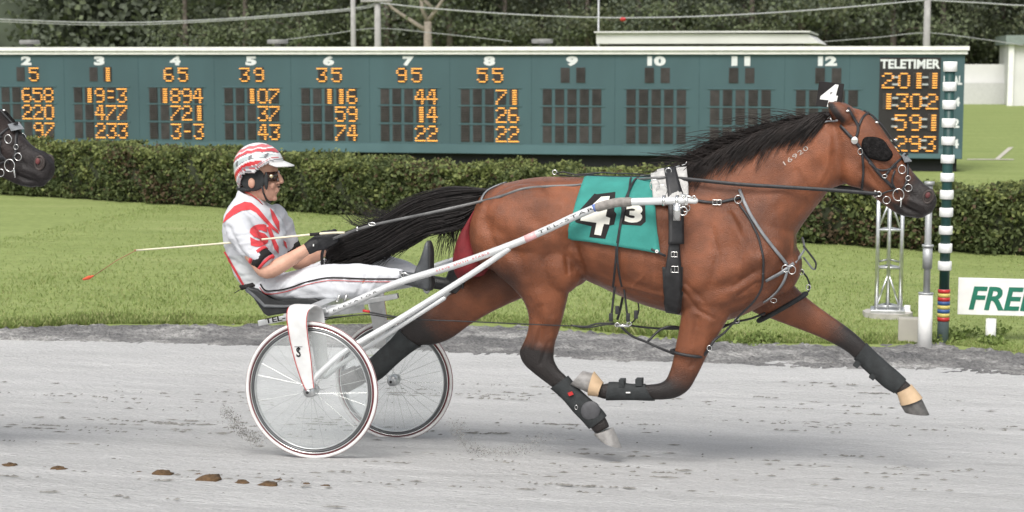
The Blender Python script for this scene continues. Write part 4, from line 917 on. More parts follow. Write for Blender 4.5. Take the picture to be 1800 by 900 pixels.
# the far side of the cloth carries its number too
def far_decal(name, src, m, parent):
    me = src.data.copy(); o = link(name, me, m, parent); return o
# ---- saddle pad, saddle, girth
g2 = clothgrid((1146,309), (1208,303), (1212,366), (1148,362), 14, 10, .022); pad, _ = cloth('saddle_pad', g2, M['fleece'], .022)
def band(name, left, right, m, off=.016, parent=horse, th=.008, nv=30, nu=4, over=True):
    g = []
    for j in range(nv + 1):
        k = j / nv * (len(left) - 1); i = min(int(k), len(left) - 2); f = k - i
        a = [left[i][q] * (1 - f) + left[i + 1][q] * f for q in (0, 1)]; b = [right[i][q] * (1 - f) + right[i + 1][q] * f for q in (0, 1)]
        row = [cast(HB, a[0] * (1 - t) + b[0] * t, a[1] * (1 - t) + b[1] * t, off)[0] for t in np.linspace(0, 1, nu + 1)]
        g.append(row)
    o, _ = cloth(name, g, m, th, parent); return o
band('saddle', [(1170,308),(1172,345),(1174,430)], [(1190,306),(1196,345),(1198,430)], M['leather'], .036)
band('girth', [(1176,425),(1172,455),(1168,480),(1167,520),(1172,543)], [(1192,425),(1194,455),(1197,480),(1197,520),(1197,547)], M['leather'], .018)
band('girth_pad', [(1164,470),(1166,500),(1168,530),(1174,545)], [(1199,470),(1199,500),(1199,530),(1198,549)], M['boot'], .012)
def loops(name, pts, m, parent=horse, bv=HB, off=.03):
    for (x, y, rx, ry, th_) in pts:
        p, n_ = cast(bv, x, y, off); mb = MB()
        if 'buckle' in name:
            a_, b_ = S.U * (rx / 325), Z3 * (ry / 325)
            for q0, q1 in ((-a_ - b_, a_ - b_), (a_ - b_, a_ + b_), (a_ + b_, -a_ + b_), (-a_ + b_, -a_ - b_), (-b_, b_)): mb.tube([p + q0, p + q1], th_ * .8, 6, round_ends=True)
        else: mb.torus(p, S.U * (rx / 325), Z3 * (ry / 325), th_ * .8, 16, 6)
        mb.build(name, m, parent)
loops('girth_buckle', [(1183,447,5,4,.0025),(1184,472,6,5,.0022)], M['chrome'], off=.026)
loops('terret_ring', [(1177,313,5,5,.003),(1163,343,9,9,.003),(1152,336,8,10,.003)], M['chrome'], off=.045)
loops('saddle_ring', [(1201,370,7,7,.003)], M['chrome'], off=.05)
sub(lambda mb: mb.tube([P(1178,297,VC-.03), P(1190,293,VC-.04), P(1205,289,VC-.04), P(1207,285,VC-.04)], [.004,.005,.004,.003], 8, round_ends=True), 'saddle_hook', M['chrome'])
sub(lambda mb: (mb.box(P(1178,309,VC-.02), S.U*.06, S.V*.05, Z3*.018)), 'saddle_tree', M['leather'], bevel=.01)
# back strap and crupper
def cast_strap(name, line, w, m, off=.006, far=False, th=.005, parent=horse, bv=HB):
    mb = MB(); strap(mb, bv, line, w, off, th, 6, False); o = mb.build(name, m, parent)
    if far:
        m2 = MB(); m2.add([mirror(p) for p in mb.v], mb.f); m2.build(name, m, parent)
    return o
sub(lambda mb: (mb.tube([P(x,y,VC-.01) for x,y in ((978,305),(990,302),(1010,307),(1030,306),(1042,305),(1060,303),(1080,305),(1110,305),(1140,308),(1165,305))], [.004,.005,.004,.005,.006,.004,.004,.004,.004,.005], 6),
    mb.tube([P(x,y,VC+.02) for x,y in ((980,307),(1010,310),(1040,308),(1080,310),(1140,310),(1165,305))], .0035, 6)), 'back_strap', M['strap'])
sub(lambda mb: mb.torus(P(975,303,VC), S.U*.012, Z3*.012, .003, 14, 6), 'back_strap_snap', M['chrome'])
cast_strap('crupper', [(884,324),(868,330),(856,337),(848,346),(846,356)], .018, M['greystrap'], .007, far=True)
# hanging hobble straps on the flank
cast_strap('hobble_hanger', [(1124,312),(1112,330),(1098,360),(1090,395),(1085,430),(1083,470),(1081,500)], .011, M['strap'], .026, far=True)
cast_strap('hobble_hanger', [(1110,312),(1106,350),(1090,400),(1086,440),(1090,470),(1096,500)], .009, M['strap'], .028, far=True)
cast_strap('girth_tie', [(1144,438),(1155,443),(1170,450)], .012, M['strap'], .022, far=True)
loops('hanger_stud', [(1154,442,2,2,.004)], M['white'], off=.026)
def free(name, pl, v, r, m, parent=horse, flat=None, k=5):
    mb = MB(); pts = [Vector(a) for a in catmull([tuple(P(x, y, vv)) for (x, y), vv in zip(pl, v if hasattr(v, '__len__') else [v] * len(pl))], k)]
    mb.tube(pts, r if not hasattr(r, '__len__') else list(np.interp(np.linspace(0, 1, len(pts)), np.linspace(0, 1, len(r)), r)), 8, flat=flat); return mb.build(name, m, parent)
hv = VC - .28
free('hobble_hanger_end', [(1081,500),(1077,535),(1074,563)], hv+.06, .006, M['strap']); free('hobble_hanger_end', [(1096,500),(1101,540),(1104,565)], hv+.06, .0055, M['strap'])
free('hobble_hanger_end', [(1096,515),(1090,545),(1085,562)], VC+.1, .007, M['strap']); free('hobble_hanger_end', [(1120,525),(1123,545),(1117,560),(1110,568)], VC+.1, .004, M['strap'])
for x, y in ((1074,558),(1104,558),(1085,545),(1118,553)): sub(lambda mb: mb.box(P(x,y,hv+.05), S.U*.010, S.V*.008, Z3*.022), 'strap_keeper', M['strap'], bevel=.003)
sub(lambda mb: (mb.box(P(1095,572,hv+.06), S.U*.035, S.V*.02, Z3*.006), mb.torus(P(1085,571,hv+.06), S.U*.012, Z3*.01, .003, 14, 6), mb.torus(P(1106,569,hv+.06), S.U*.012, Z3*.01, .003, 14, 6)), 'hobble_ring_plate', M['chrome'])
free('hobble_strap', [(1003,572),(1030,574),(1050,569),(1080,568)], [VN-.03]*4, .005, M['strap']); free('hobble_strap', [(1003,572),(1030,576),(1062,571),(1080,570)], VN+.02, .004, M['strap'])
free('hobble_strap', [(1092,574),(1110,590),(1138,602),(1160,612),(1185,622)], [hv+.05,hv+.06,VN-.05,VN-.05,VN-.02], .007, M['strap'])
free('hobble_strap', [(1138,601),(1160,580),(1180,574),(1200,577)], [VN-.05,VN-.02,VN,VN+.08], .007, M['strap'])
free('hobble_strap', [(1100,571),(1140,576),(1190,578),(1260,573),(1300,567)], VC+.02, .0055, M['strap'])
# hobble loop round the near foreleg
def legloop(name, c, ax_px, w, v, r, m):
    mb = MB(); cc = P(*c, v); a_ = P(c[0] + ax_px[0], c[1] + ax_px[1], v) - cc; mb.torus(cc, a_, S.V * w, r, 28, 8); return mb.build(name, m, horse)
legloop('hobble_loop', (1209,621), (29,5), .062, VN, .0085, M['strap'])
free('hobble_strap', [(1236,625),(1246,614),(1256,598),(1275,583),(1300,555),(1325,530),(1339,505),(1341,480)], [VN-.02,VN-.05,VN-.05,VC-.15,VC-.16,VC-.20,VC-.22,VC-.235], [.010,.008,.006,.0055,.0055,.0055], M['strap'])
cast_strap('shoulder_strap', [(1300,360),(1318,385),(1334,420),(1341,450),(1341,490)], .011, M['strap'], .008, far=True)
free('hobble_strap', [(1262,580),(1290,567),(1320,560),(1345,550)], [VC-.05,VC,VC+.02,VF-.10], .006, M['strap'])
legloop('hobble_loop', (1375,540), (42,-24), .075, VF, .013, M['boot'])
free('hobble_strap', [(1421,513),(1423,500),(1418,487),(1408,475),(1404,470)], [VF-.02,VF,VF,VC+.1,VC], .005, M['strap'])
for c_ in (P(1421,505,VF-.02), P(1409,478,VC), P(1295,563,VC-.1), P(1247,612,VN-.06)): sub(lambda mb: mb.torus(c_, S.U*.012, Z3*.014, .0024, 14, 6), 'hobble_buckle', M['chrome'])
# breast strap
cast_strap('breast_strap', [(1218,352),(1240,356),(1262,357),(1285,352),(1302,348)], .014, M['strap'], .008, far=True)
loops('breast_buckle', [(1260,357,7,4,.0025)], M['chrome'], off=.014)
cast_strap('breast_strap', [(1300,333),(1308,355),(1320,380),(1340,412),(1362,440),(1383,466)], .016, M['greystrap'], .008, far=True)
cast_strap('breast_strap', [(1345,492),(1365,482),(1384,472),(1398,460),(1405,452)], .018, M['greystrap'], .009, far=True)
cast_strap('breast_strap', [(1384,472),(1380,490),(1368,508),(1352,523),(1340,530)], .013, M['greystrap'], .008, far=True)
free('breast_strap', [(1398,462),(1408,448),(1414,438),(1412,425),(1410,418)], [VC-.12,VC-.04,VC+.02,VC+.05,VC+.08], .006, M['greystrap'])
free('martingale_strap', [(1412,432),(1424,447),(1434,462),(1433,473)], [VC-.03,VC-.03,VC-.02,VC-.02], .007, M['strap'], flat=.5); free('martingale_strap', [(1412,452),(1420,462),(1428,472),(1434,473)], VC+.02, .005, M['greystrap'])
loops('breast_ring', [(1380,472,6,6,.003),(1390,474,6,7,.003),(1298,352,6,7,.0028),(1357,524,5,4,.002)], M['chrome'], off=.016)
# tail guard (maroon) behind the quarters
mb = MB(); loft(mb, [(846,352,838,366,.04,VC-.02,0),(840,372,822,392,.07,VC-.02,0),(836,400,808,415,.09,VC-.02,0),(840,425,801,438,.10,VC-.02,0),(856,452,797,460,.10,VC-.02,0),(860,470,800,478,.08,VC-.02,0),(850,484,806,490,.05,VC-.02,0)], n=20)
mb.build('tail_guard', M['maroon'], horse)

# ---- hair
def strands(specs, n_sides=3):
    """specs: list of (points, r0, r1)"""
    mb = MB()
    for pts, r0, r1 in specs:
        k = len(pts); mb.tube(pts, [r0 * (1 - i / (k - 1)) + r1 * i / (k - 1) for i in range(k)], n_sides, caps=False)
    return mb
top_ = [(862,333),(820,330),(780,333),(735,347),(700,366),(660,392),(625,408),(598,420),(575,436)]
bot_ = [(845,362),(826,392),(795,403),(752,408),(712,425),(675,445),(640,460),(605,468),(572,468)]
tt = catmull(top_, 4); bb = catmull(bot_, 4); K = len(tt); random.seed(8)
mb = MB(); loft(mb, [(a[0], a[1] + 4, b[0], b[1] - 12, w_, VC, 0) for a, b, w_ in zip(top_, bot_, (.035, .05, .05, .045, .04, .034, .028, .02, .01))], n=20)
for i in range(1500):
    f = random.betavariate(1.1, 1.1); i0 = random.randint(0, K // 2); i1 = min(K - 1, i0 + random.randint(8, 24)); sp = random.gauss(0, 1); vv = VC + random.uniform(-1, 1) * .058
    pts = []
    for j in range(i0, i1 + 1, 2):
        g_ = (j - i0) / max(1, i1 - i0); ff = min(1.04, max(-.04, f + (f - .35) * .25 * g_)); x = tt[j][0] * (1 - ff) + bb[j][0] * ff; y = tt[j][1] * (1 - ff) + bb[j][1] * ff
        pts.append(P(x + sp * 2 * g_, y + sp * 4 * g_ + (3 * g_ * g_ if f > .7 else 0), vv * 1.0))
    if len(pts) > 2: 
        n_ = len(mb.v); k = len(pts); mb.tube(pts, [.0026 * (1 - i_ / k) + .0005 for i_ in range(k)], 3, caps=False)
for i in range(480):    # hanging wisps below and flyaways above
    r_ = random.random()
    if r_ < .3: x = random.uniform(775, 845); y = np.interp(x, [795, 830, 845], [398, 390, 375]); dx = random.uniform(-14, 2); L_ = random.uniform(20, 62); pl = [(x, y), (x + dx * .3, y + L_ * .4), (x + dx, y + L_)]
    elif r_ < .8: x = random.uniform(650, 770); y = np.interp(x, [650, 712, 770], [452, 420, 400]); L_ = random.uniform(20, 80); pl = [(x, y), (x - L_ * .5, y + L_ * .35 + 3), (x - L_ * random.uniform(.8, 1.25), y + L_ * random.uniform(.45, .85))]
    else: x = random.uniform(640, 690); y = np.interp(x, [640, 690], [404, 374]); L_ = random.uniform(20, 55); pl = [(x, y), (x - L_ * .5, y - L_ * .15), (x - L_, y - L_ * random.uniform(.15, .9))]
    vv = VC + random.uniform(-1, 1) * .05; pts = [Vector(a) for a in catmull([tuple(P(a, b, vv)) for a, b in pl], 4)]; k = len(pts)
    mb.tube(pts, [(.0022 if r_ < .8 else .0012) * (1 - i_ / k) + .0004 for i_ in range(k)], 3, caps=False)
for i in range(150):     # ends over the driver's lap
    x = random.uniform(585, 650); y = random.uniform(440, 465); vv = VC + random.uniform(-1, 1) * .06; L_ = random.uniform(20, 60)
    pl = [(x, y), (x - L_ * .5, y + L_ * random.uniform(.0, .4)), (x - L_ * random.uniform(.4, 1.), y + L_ * random.uniform(.1, .7))]
    pts = [Vector(a) for a in catmull([tuple(P(a, min(b, 488), vv)) for a, b in pl], 4)]; k = len(pts); mb.tube(pts, [.0022 * (1 - i_ / k) + .0004 for i_ in range(k)], 3, caps=False)
tail = mb.build('tail', M['hair'], horse, fix=False)
# mane: roots along the crest, combed back by the wind over the near side
crest = catmull([(1462,203),(1430,209),(1395,216),(1350,228),(1310,242),(1275,260),(1240,283),(1215,297)], 6); random.seed(3)
mb = MB()
for i in range(3000):
    c_ = crest[random.randrange(len(crest) - 4)]; far_ = random.random() < .22
    depth = random.random(); L_ = random.uniform(40, 108) * (1.0 if c_[0] < 1400 else .75) * min(1, .45 + (c_[0] - 1215) / 120); ang = R(random.uniform(140, 160) - depth * 20) if not far_ else R(random.uniform(153, 168))
    dx, dy = math.cos(ang) * L_, math.sin(ang) * L_; lift = random.uniform(-6, 9); mb.cur = 1 if random.random() < .16 + .4 * (c_[0] < 1290) else 0
    pts = []; n_ = 7
    for k in range(n_):
        t = k / (n_ - 1); x = c_[0] + dx * t; y = c_[1] + dy * t * (.55 + .45 * t) + lift * math.sin(t * 3) - 3
        if far_ or random.random() < 0: p = P(x, y - 2, VC + random.uniform(.0, .02)); 
        else:
            d = ray(x, y).normalized(); h = HB.ray_cast(CAMP, d)
            p = (h[0] + h[1] * (.006 + .028 * (1 - depth) * math.sin(min(1, t + .25) * 2.2) + .004)) if h[0] is not None else P(x, y, VC - .02)
        pts.append(p)
    pts = [pts[0]] + [(pts[i_ - 1] + pts[i_] * 2 + pts[i_ + 1]) / 4 for i_ in range(1, n_ - 1)] + [pts[-1]]
    mb.tube(pts, [.0023 * (1 - k / n_) + .0005 for k in range(n_)], 3, caps=False)
for i in range(170):   # wind-blown flyaway hair
    mb.cur = 1; c_ = crest[random.randrange(4, len(crest))]; L_ = random.uniform(35, 110); a_ = R(random.uniform(165, 205)); cur = random.uniform(-8, 16)
    pl = [(c_[0], c_[1] - 2), (c_[0] + math.cos(a_) * L_ * .5, c_[1] - 4 + math.sin(a_) * L_ * .4), (c_[0] + math.cos(a_) * L_, c_[1] + math.sin(a_) * L_ * .5 + cur)]
    pts = [Vector(a) for a in catmull([tuple(P(a, b, VC - random.uniform(-.02, .05))) for a, b in pl], 4)]; k = len(pts); mb.tube(pts, [.0018 * (1 - i_ / k) + .0005 for i_ in range(k)], 3, caps=False)
mane = mb.build('mane', [M['manehair'], M['manetip']], horse, fix=False)
# forelock tuft + freeze brand
brand = decal('freeze_brand', HB, [text_px('16920', 1380, 291, 1422, 262, 8, .0, 1.1)], mat('pale_brand_hair', (.42, .36, .32), .7), horse, off=.0025, maxe=.01)
# ---- bridle
br = thing('bridle', P(1520, 260, VC), None, None); br.parent = horse; br.location = P(1520, 260, VC) - base; del_ = br
def bs(line, w, m=M['strap'], off=.006, th=.004): mb = MB(); strap(mb, HB, line, w, off, th, 5, True); return mb
for line, w in (([(1490,190),(1498,205),(1510,222),(1508,235),(1503,247)], .014), ([(1478,220),(1490,235),(1503,247),(1514,262),(1530,285),(1545,305),(1560,320),(1570,330)], .016),
                ([(1515,262),(1517,280),(1518,300),(1515,330)], .012), ([(1510,222),(1516,205),(1528,198)], .012), ([(1555,310),(1570,290),(1588,275),(1596,270)], .011),
                ([(1527,285),(1540,298),(1556,300),(1575,292)], .010), ([(1588,275),(1594,290),(1595,310),(1592,325),(1585,335)], .013), ([(1572,300),(1566,320),(1578,338)], .010), ([(1545,343),(1560,335),(1575,333)], .009)):
    mb = MB(); strap(mb, HB, line, w, .006, .004, 5); mb.build('strap', M['strap'], br); m2 = MB(); m2.add([mirror(p) for p in mb.v], mb.f); m2.build('strap', M['strap'], br)

sub(lambda mb: (mb.tube([P(x, y, VC) for x, y in ((1518,194),(1534,203),(1552,222),(1572,250),(1590,276),(1598,288))], [.005] * 6, 6)), 'check_strap', M['strap'], br)
sub(lambda mb: (mb.tube([P(x, y, VC + s_ * .012) for x, y in ((1478,206),(1455,214),(1430,224),(1395,240))][:4], .004, 6) for s_ in (-1,)), 'over_check', M['strap'], br) if False else None
mb = MB(); strap(mb, HB, [(1424,224),(1440,219),(1458,214),(1474,209)], .010, .012, .005, 4); mb.build('check_rein', M['greystrap'], br)
mb = MB(); strap(mb, HB, [(1452,211),(1464,206)], .013, .016, .006, 4); mb.build('check_tag', M['white'], br)
pb, nb = cast(HB, 1541, 262, .012); FZ = mat('black_fuzzy_blinker', (.016, .015, .015), .95, var=.5, scale=60, bump=.8, bscale=150, spec=.1)
for f in (lambda p: p, mirror):     # blinker cups
    rings = []; mb = MB()
    for r_ in np.linspace(.05, 1, 8):
        rings.append([f(pb + ((S.U * math.cos(t) * .076 + Z3 * math.sin(t) * .062) + (Z3 * -.025 * math.cos(t))) * r_ * (1 + .16 * mnoise.noise(Vector((math.cos(t) * 1.5, math.sin(t) * 1.5, 4)))) - S.V * (.020 * math.sqrt(1 - (r_ * .98) ** 2))) for t in [2 * math.pi * j / 28 for j in range(28)]])
    mb.rings(rings); mb.build('blinker', FZ, br)
def rings_px(name, lst, m, off=.012):
    for x, y, rx, ry, th_ in lst:
        p, n_ = cast(HB, x, y, off)
        for f in (lambda p: p, mirror): mb = MB(); mb.torus(f(p), S.U * (rx / 325), Z3 * (ry / 325), th_ * .8, 18, 6); mb.build(name, m, br)
rings_px('bit_ring', [(1579,341,9,10,.003)], M['chrome'], .014)
rings_px('bridle_ring', [(1584,298,6,7,.003),(1559,350,6,6,.0025),(1594,331,6,6,.0025),(1540,339,4,5,.0022)], M['chrome'])
rings_px('bridle_buckle', [(1513,266,4,5,.002),(1554,309,4,3,.002),(1595,313,4,4,.002)], M['chrome'])
p, n_ = cast(HB, 1503, 247, .012)
for f in (lambda p: p, mirror): mb = MB(); mb.ell(f(p), S.U * .019, S.V * .005, Z3 * .019); mb.build('rosette', M['chrome'], br)
for x, y in ((1489,196),(1539,217),(1574,246)): p, n_ = cast(HB, x, y, .008); mb = MB(); mb.ell(p, S.U * .010, S.V * .005, Z3 * .006); mb.build('stud', M['chrome'], br)
mb = MB(); mb.tube([P(1583,345,VC-.06), P(1584,352,VC-.065), P(1583,364,VC-.065)], [.004,.006,.003], 8); mb.build('bit_shank', M['chrome'], br)
mb = MB(); mb.add([P(1586,272,VC-.05), P(1600,283,VC-.02), P(1603,283,VC+.02), P(1590,268,VC+.05), P(1592,285,VC-.06)], [(0,1,2,3),(0,4,1)]); o = mb.build('nose_band_pad', M['greystrap'], br, smooth=False); md = o.modifiers.new('t', 'SOLIDIFY'); md.thickness = .006
# head number plate
hp = thing('head_number', P(1460,168,VC), None, None); hp.parent = horse; hp.location = P(1460,168,VC) - base
mb = MB(); c_ = P(1459,167,VC); ex_ = (P(1481,169.5,VC) - c_); ey_ = (P(1462,145,VC) - c_); mb.box(c_, ex_, S.V * .006, ey_); mb.build('plate', M['darkink'], hp, smooth=False, bevel=.002)
vs, fs = glyphs('4', .07); x0 = min(v[0] for v in vs); x1 = max(v[0] for v in vs); mb = MB()
mb.add([c_ + ex_ * (((a - x0) / (x1 - x0) - .52) * 1.35) + ey_ * ((b - .5) * 1.65) + ex_ * (b - .5) * .2 - S.V * .0085 for a, b in vs], fs); mb.build('numeral', M['white'], hp, smooth=False, fix=False)

# ================================================================== SECOND HORSE (its head enters at the left edge)
piv = P(1260, 380, VC); R2 = rot_about(piv, R(-9))
hm2, dk2 = horse_mesh('body', [(nhind, 0), (nhind, 1), (nfore, 0), (nfore, 1)], R2, R2)
R2M = np.array(Matrix.Rotation(R(-9), 3, S.V)); sculpt(hm2, [(a, r, d * 1.45) for a, r, d in MUSC], inv=(R2M, np.array(piv)))
coat(hm2, dk2, np.array([.038, .028, .026]), np.array([.022, .019, .019]), [])
nose = R2(P(1648, 352, VC)); tgt = P(94, 290, VC - 1.25); sh_ = tgt - nose
if R2(P(1648, 352, VC)).z > 1e9: pass
print('HORSE2 shift', sh_)
for k_ in ('body',): hm2.transform(Matrix.Translation(sh_))
b2_ = base + sh_; horse2 = thing('race_horse', Vector((b2_.x, b2_.y, zg(T.uv(b2_)[1]))), 'dark brown racing horse whose bridled head enters at the left edge', 'horse')
link('body', hm2, attr_mat('dark_horse_coat', .62, var=.25, scale=14, bump=.5, bscale=120, spec=.25), horse2)
X2 = Matrix.Translation(sh_) @ Matrix.Translation(piv) @ Matrix.Rotation(R(-9), 4, S.V) @ Matrix.Translation(-piv)
br2 = thing('bridle', horse2.location, None, None); br2.parent = horse2; br2.location = (0, 0, 0)
for o in list(br.children) + [q for q in horse.children if q.name.startswith(('eye', 'nostril'))]:
    me = o.data.copy(); me.transform(Matrix.Translation(wloc(o))); me.transform(X2); par = horse2 if o.name.startswith(('eye', 'nostril')) else br2
    link(o.name.split('.')[0], me, None, par)
for nm_, src in (('mane', mane), ('tail', tail)):
    me = src.data.copy(); me.transform(Matrix.Translation(wloc(src))); me.transform(X2 if nm_ == 'mane' else Matrix.Translation(sh_)); link(nm_, me, None, horse2)
for c0, c1, b0, b1, v_, mm in (((1043,763),(1078,752),(1055,773),(1093,787),VN,0), ((1043,763),(1078,752),(1055,773),(1093,787),VN,1), ((1046,657),(1040,693),(1024,652),(1003,676),VN,0), ((1046,657),(1040,693),(1024,652),(1003,676),VN,1)):
    o = hoof('hoof', c0, c1, b0, b1, v_, .055, M['hoof']); me = o.data; me.transform(Matrix.Translation(wloc(o)))
    if mm:
        for v in me.vertices: v.co = mirror(v.co)
    me.transform(Matrix.Translation(sh_)); bpy.data.objects.remove(o); link('hoof', me, None, horse2)
# ================================================================== SULKY
sb = P(620, 800, VC); sb.z = zg(T.uv(sb)[1])
sulky = thing('sulky', sb, 'silver two wheeled racing sulky with clear covered spoked wheels behind the bay horse', 'sulky')
CLEAR, nt, bb_ = nodes('clear_plastic'); 
tr_ = nt.nodes.new('ShaderNodeBsdfTransparent'); tr_.inputs[0].default_value = (.97, .98, .98, 1); mx_ = nt.nodes.new('ShaderNodeMixShader'); mx_.inputs[0].default_value = .13
bb_.inputs['Base Color'].default_value = (.75, .77, .77, 1); bb_.inputs['Roughness'].default_value = .18
out = [n for n in nt.nodes if n.type == 'OUTPUT_MATERIAL'][0]; nt.links.new(tr_.outputs[0], mx_.inputs[1]); nt.links.new(bb_.outputs[0], mx_.inputs[2]); nt.links.new(mx_.outputs[0], out.inputs[0])
def wheel(cx, cy, v, rpx):
    c = P(cx, cy, v); r = (P(cx, cy + rpx, v) - c).length; V_ = S.V
    w = thing('wheel', c, None, None); w.parent = sulky; w.location = c - sulky.location
    def ring(name, m, rad, th, hv_):
        mb = MB(); rings = []
        for i in range(97):
            a = 2 * math.pi * i / 96; d = S.U * math.cos(a) + Z3 * math.sin(a)
            rings.append([c + d * (rad + th * math.cos(2 * math.pi * j / 12)) + V_ * (hv_ * math.sin(2 * math.pi * j / 12)) for j in range(12)])
        mb.rings(rings, caps=False); return mb.build(name, m, w)
    ring('tyre', M['whitewall'], r - .0110, .0110, .0125)
    ring('wear_line', M['maroonline'], r - .0015, .0012, .0075)
    ring('tread_line', M['red'], r - .0035, .0045, .006) if False else None
    ring('pinstripe', M['maroonline'], r - .0235, .0013, .0128)
    ring('rim_outer', M['chrome'], r - .031, .006, .013)
    ring('rim_band', mat('dark_grey_rim', (.16, .165, .17), .35, .6), r - .0425, .0062, .012)
    ring('rim', M['alu'], r - .0535, .005, .011)
    mb = MB()
    for s_ in (-1, 1): mb.tube([c + V_ * (s_ * .012), c + V_ * (s_ * .045)], [.036, .030], 20)
    mb.tube([c - V_ * .06, c + V_ * .06], .016, 14); mb.build('hub', M['alu'], w)
    mb = MB(); mb.tube([c - V_ * .062, c - V_ * .068], .008, 12); mb.build('axle_nut', M['rubber'], w)
    mb = MB()
    for i in range(28):
        a = 2 * math.pi * i / 28; s_ = 1 if i % 2 else -1; off = .35 * (1 if (i // 2) % 2 else -1)
        d = S.U * math.cos(a) + Z3 * math.sin(a); d2 = S.U * math.cos(a + off) + Z3 * math.sin(a + off)
        mb.tube([c + d2 * .032 + V_ * (s_ * .030), c + d * (r - .048)], .0015, 4, caps=False)
    mb.build('spokes', M['chrome'], w)
    mb = MB()
    for s_ in (-1, 1):
        rings = [[c + (S.U * math.cos(2 * math.pi * j / 64) + Z3 * math.sin(2 * math.pi * j / 64)) * rr + V_ * (s_ * hh_) for j in range(64)] for rr, hh_ in ((.034, .044), (.12, .034), (.22, .022), (r - .052, .0115))]
        mb.rings(rings, caps=False)
    mb.build('wheel_cover', CLEAR, w)
    # air valve and small reflectors
    mb = MB(); a = R(110); d = S.U * math.cos(a) + Z3 * math.sin(a); mb.tube([c + d * (r - .055), c + d * (r - .09)], .003, 6); mb.build('valve', M['chrome'], w)
    return c, r
VW1, VW2 = 0.0, 1.23
c1, r1 = wheel(547.5, 686, VW1, 120); c2, r2 = wheel(692.5, 668, VW2, 105.5)
def path_tube(name, pl, r, m=M['alupaint'], parent=sulky, n=14, k=6, flat=None):
    pts = [Vector(a) for a in catmull([tuple(P(x, y, v)) for x, y, v in pl], k)]; mb = MB(); mb.tube(pts, r, n, round_ends=True, flat=flat); return mb.build(name, m, parent), pts
vs_ = VC - .36; vf_ = VC + .36
shp = [(556,560,.20),(640,523,.21),(700,497,.22),(800,466,.23),(900,430,.235),(960,404,.24),(1005,383,.245),(1035,370,.245),(1058,361,.25),(1085,356,.25),(1140,354,.25),(1200,352.5,.25)]
nsh, npts = path_tube('shaft', shp, .0198)
path_tube('shaft_tip', [(1200,352.5,.25),(1212,352.5,.25),(1222,353,.25)], .016, M['whitepaint'])
def farpx(x, y, v0, v1):      # same place on the other side of the sulky, mirrored about the horse's centre plane
    p = mirror(P(x, y, v0)); return p
fpts = [mirror(p) for p in npts]; mb = MB(); mb.tube(fpts, .0198, 14, round_ends=True); fsh = mb.build('shaft', M['alupaint'], sulky)
stay, sp_ = path_tube('stay', [(549,672,-.045),(556,662,-.03),(600,622,.0),(640,597,.05),(700,562,.12),(800,500,.20),(860,461,.225),(893,438,.232)], .0165)
mb = MB(); mb.tube([mirror(p) for p in sp_], .0165, 14, round_ends=True); mb.build('stay', M['alupaint'], sulky)
st2, sp2 = path_tube('stay', [(572,662,.07),(600,640,.08),(650,608,.11),(700,575,.14),(780,524,.19)], .0135)
mb = MB(); mb.tube([mirror(p) for p in sp2], .0135, 14, round_ends=True); mb.build('stay', M['alupaint'], sulky)
# arches over the wheels
def arch(v_in, v_out, far):
    f = mirror if far else (lambda p: p)
    mb = MB(); rings = []
    path = [(546,684,v_out,16),(541,668,v_out,22),(534,635,v_out,30),(527,600,v_out,34),(523,570,v_out,36),(523,553,v_out+.012,38),(526,543,v_out+.035,40),(535,538,v_out+.075,40),(545,540,v_out+.115,38),(552,548,v_in,34),(558,575,v_in,30),(563,620,v_in,26),(568,665,v_in,20)]
    rows = catmull(path, 5); pts = [P(r[0], r[1], r[2]) for r in rows]
    for i, r in enumerate(rows):
        t = (pts[min(i + 1, len(pts) - 1)] - pts[max(0, i - 1)]).normalized(); u_ = (S.U - t * S.U.dot(t)).normalized(); n_ = t.cross(u_); w_ = r[3] / 330 / 2; th = .009
        rings.append([f(pts[i] + u_ * (w_ * math.copysign(abs(math.cos(a)) ** .5, math.cos(a))) + n_ * (th * math.copysign(abs(math.sin(a)) ** .7, math.sin(a)))) for a in [2 * math.pi * j / 16 for j in range(16)]])
    mb.rings(rings); o = mb.build('wheel_arch', M['whitepaint'], sulky)
    for s_ in (-1, 1):      # red edge piping
        m2 = MB(); m2.tube([f(pts[i] + (S.U - ((pts[min(i+1,len(pts)-1)]-pts[max(0,i-1)]).normalized()) * S.U.dot((pts[min(i+1,len(pts)-1)]-pts[max(0,i-1)]).normalized())).normalized() * (s_ * (rows[i][3] / 660 - .002)) - S.V * .0075) for i in range(0, 33)], .0022, 5); m2.build('edge_piping', M['red'], o)
    return o
ar = arch(.10, -.052, False); ar2 = arch(.10, -.052, True)
mb = MB(); 
mb.tube([P(531,618,-.064), P(533,650,-.064)], .001, 4)
vs, fs = glyphs('T', .02); 
def plane_text(parent, name, txt, org_px, dirpx, v, h_px, m, bold=.03, width=None, spacing=1):
    o_ = P(*org_px, v); e = P(*dirpx, v) - o_; L_ = e.length; X_ = e.normalized(); Y_ = (Z3 - X_ * Z3.dot(X_)).normalized(); mb = MB()
    text3(mb, txt, o_, X_, Y_, h_px / 325, width=L_ if width is None else width, bold=bold, spacing=spacing); return mb.build(name, m, parent, smooth=False, fix=False)
plane_text(ar, 'monogram', 'S', (521,627), (529,627), -.0625, 16, M['darkink']); plane_text(ar, 'monogram', 'T', (518,617), (532,617), -.0627, 8, M['darkink'], .0)
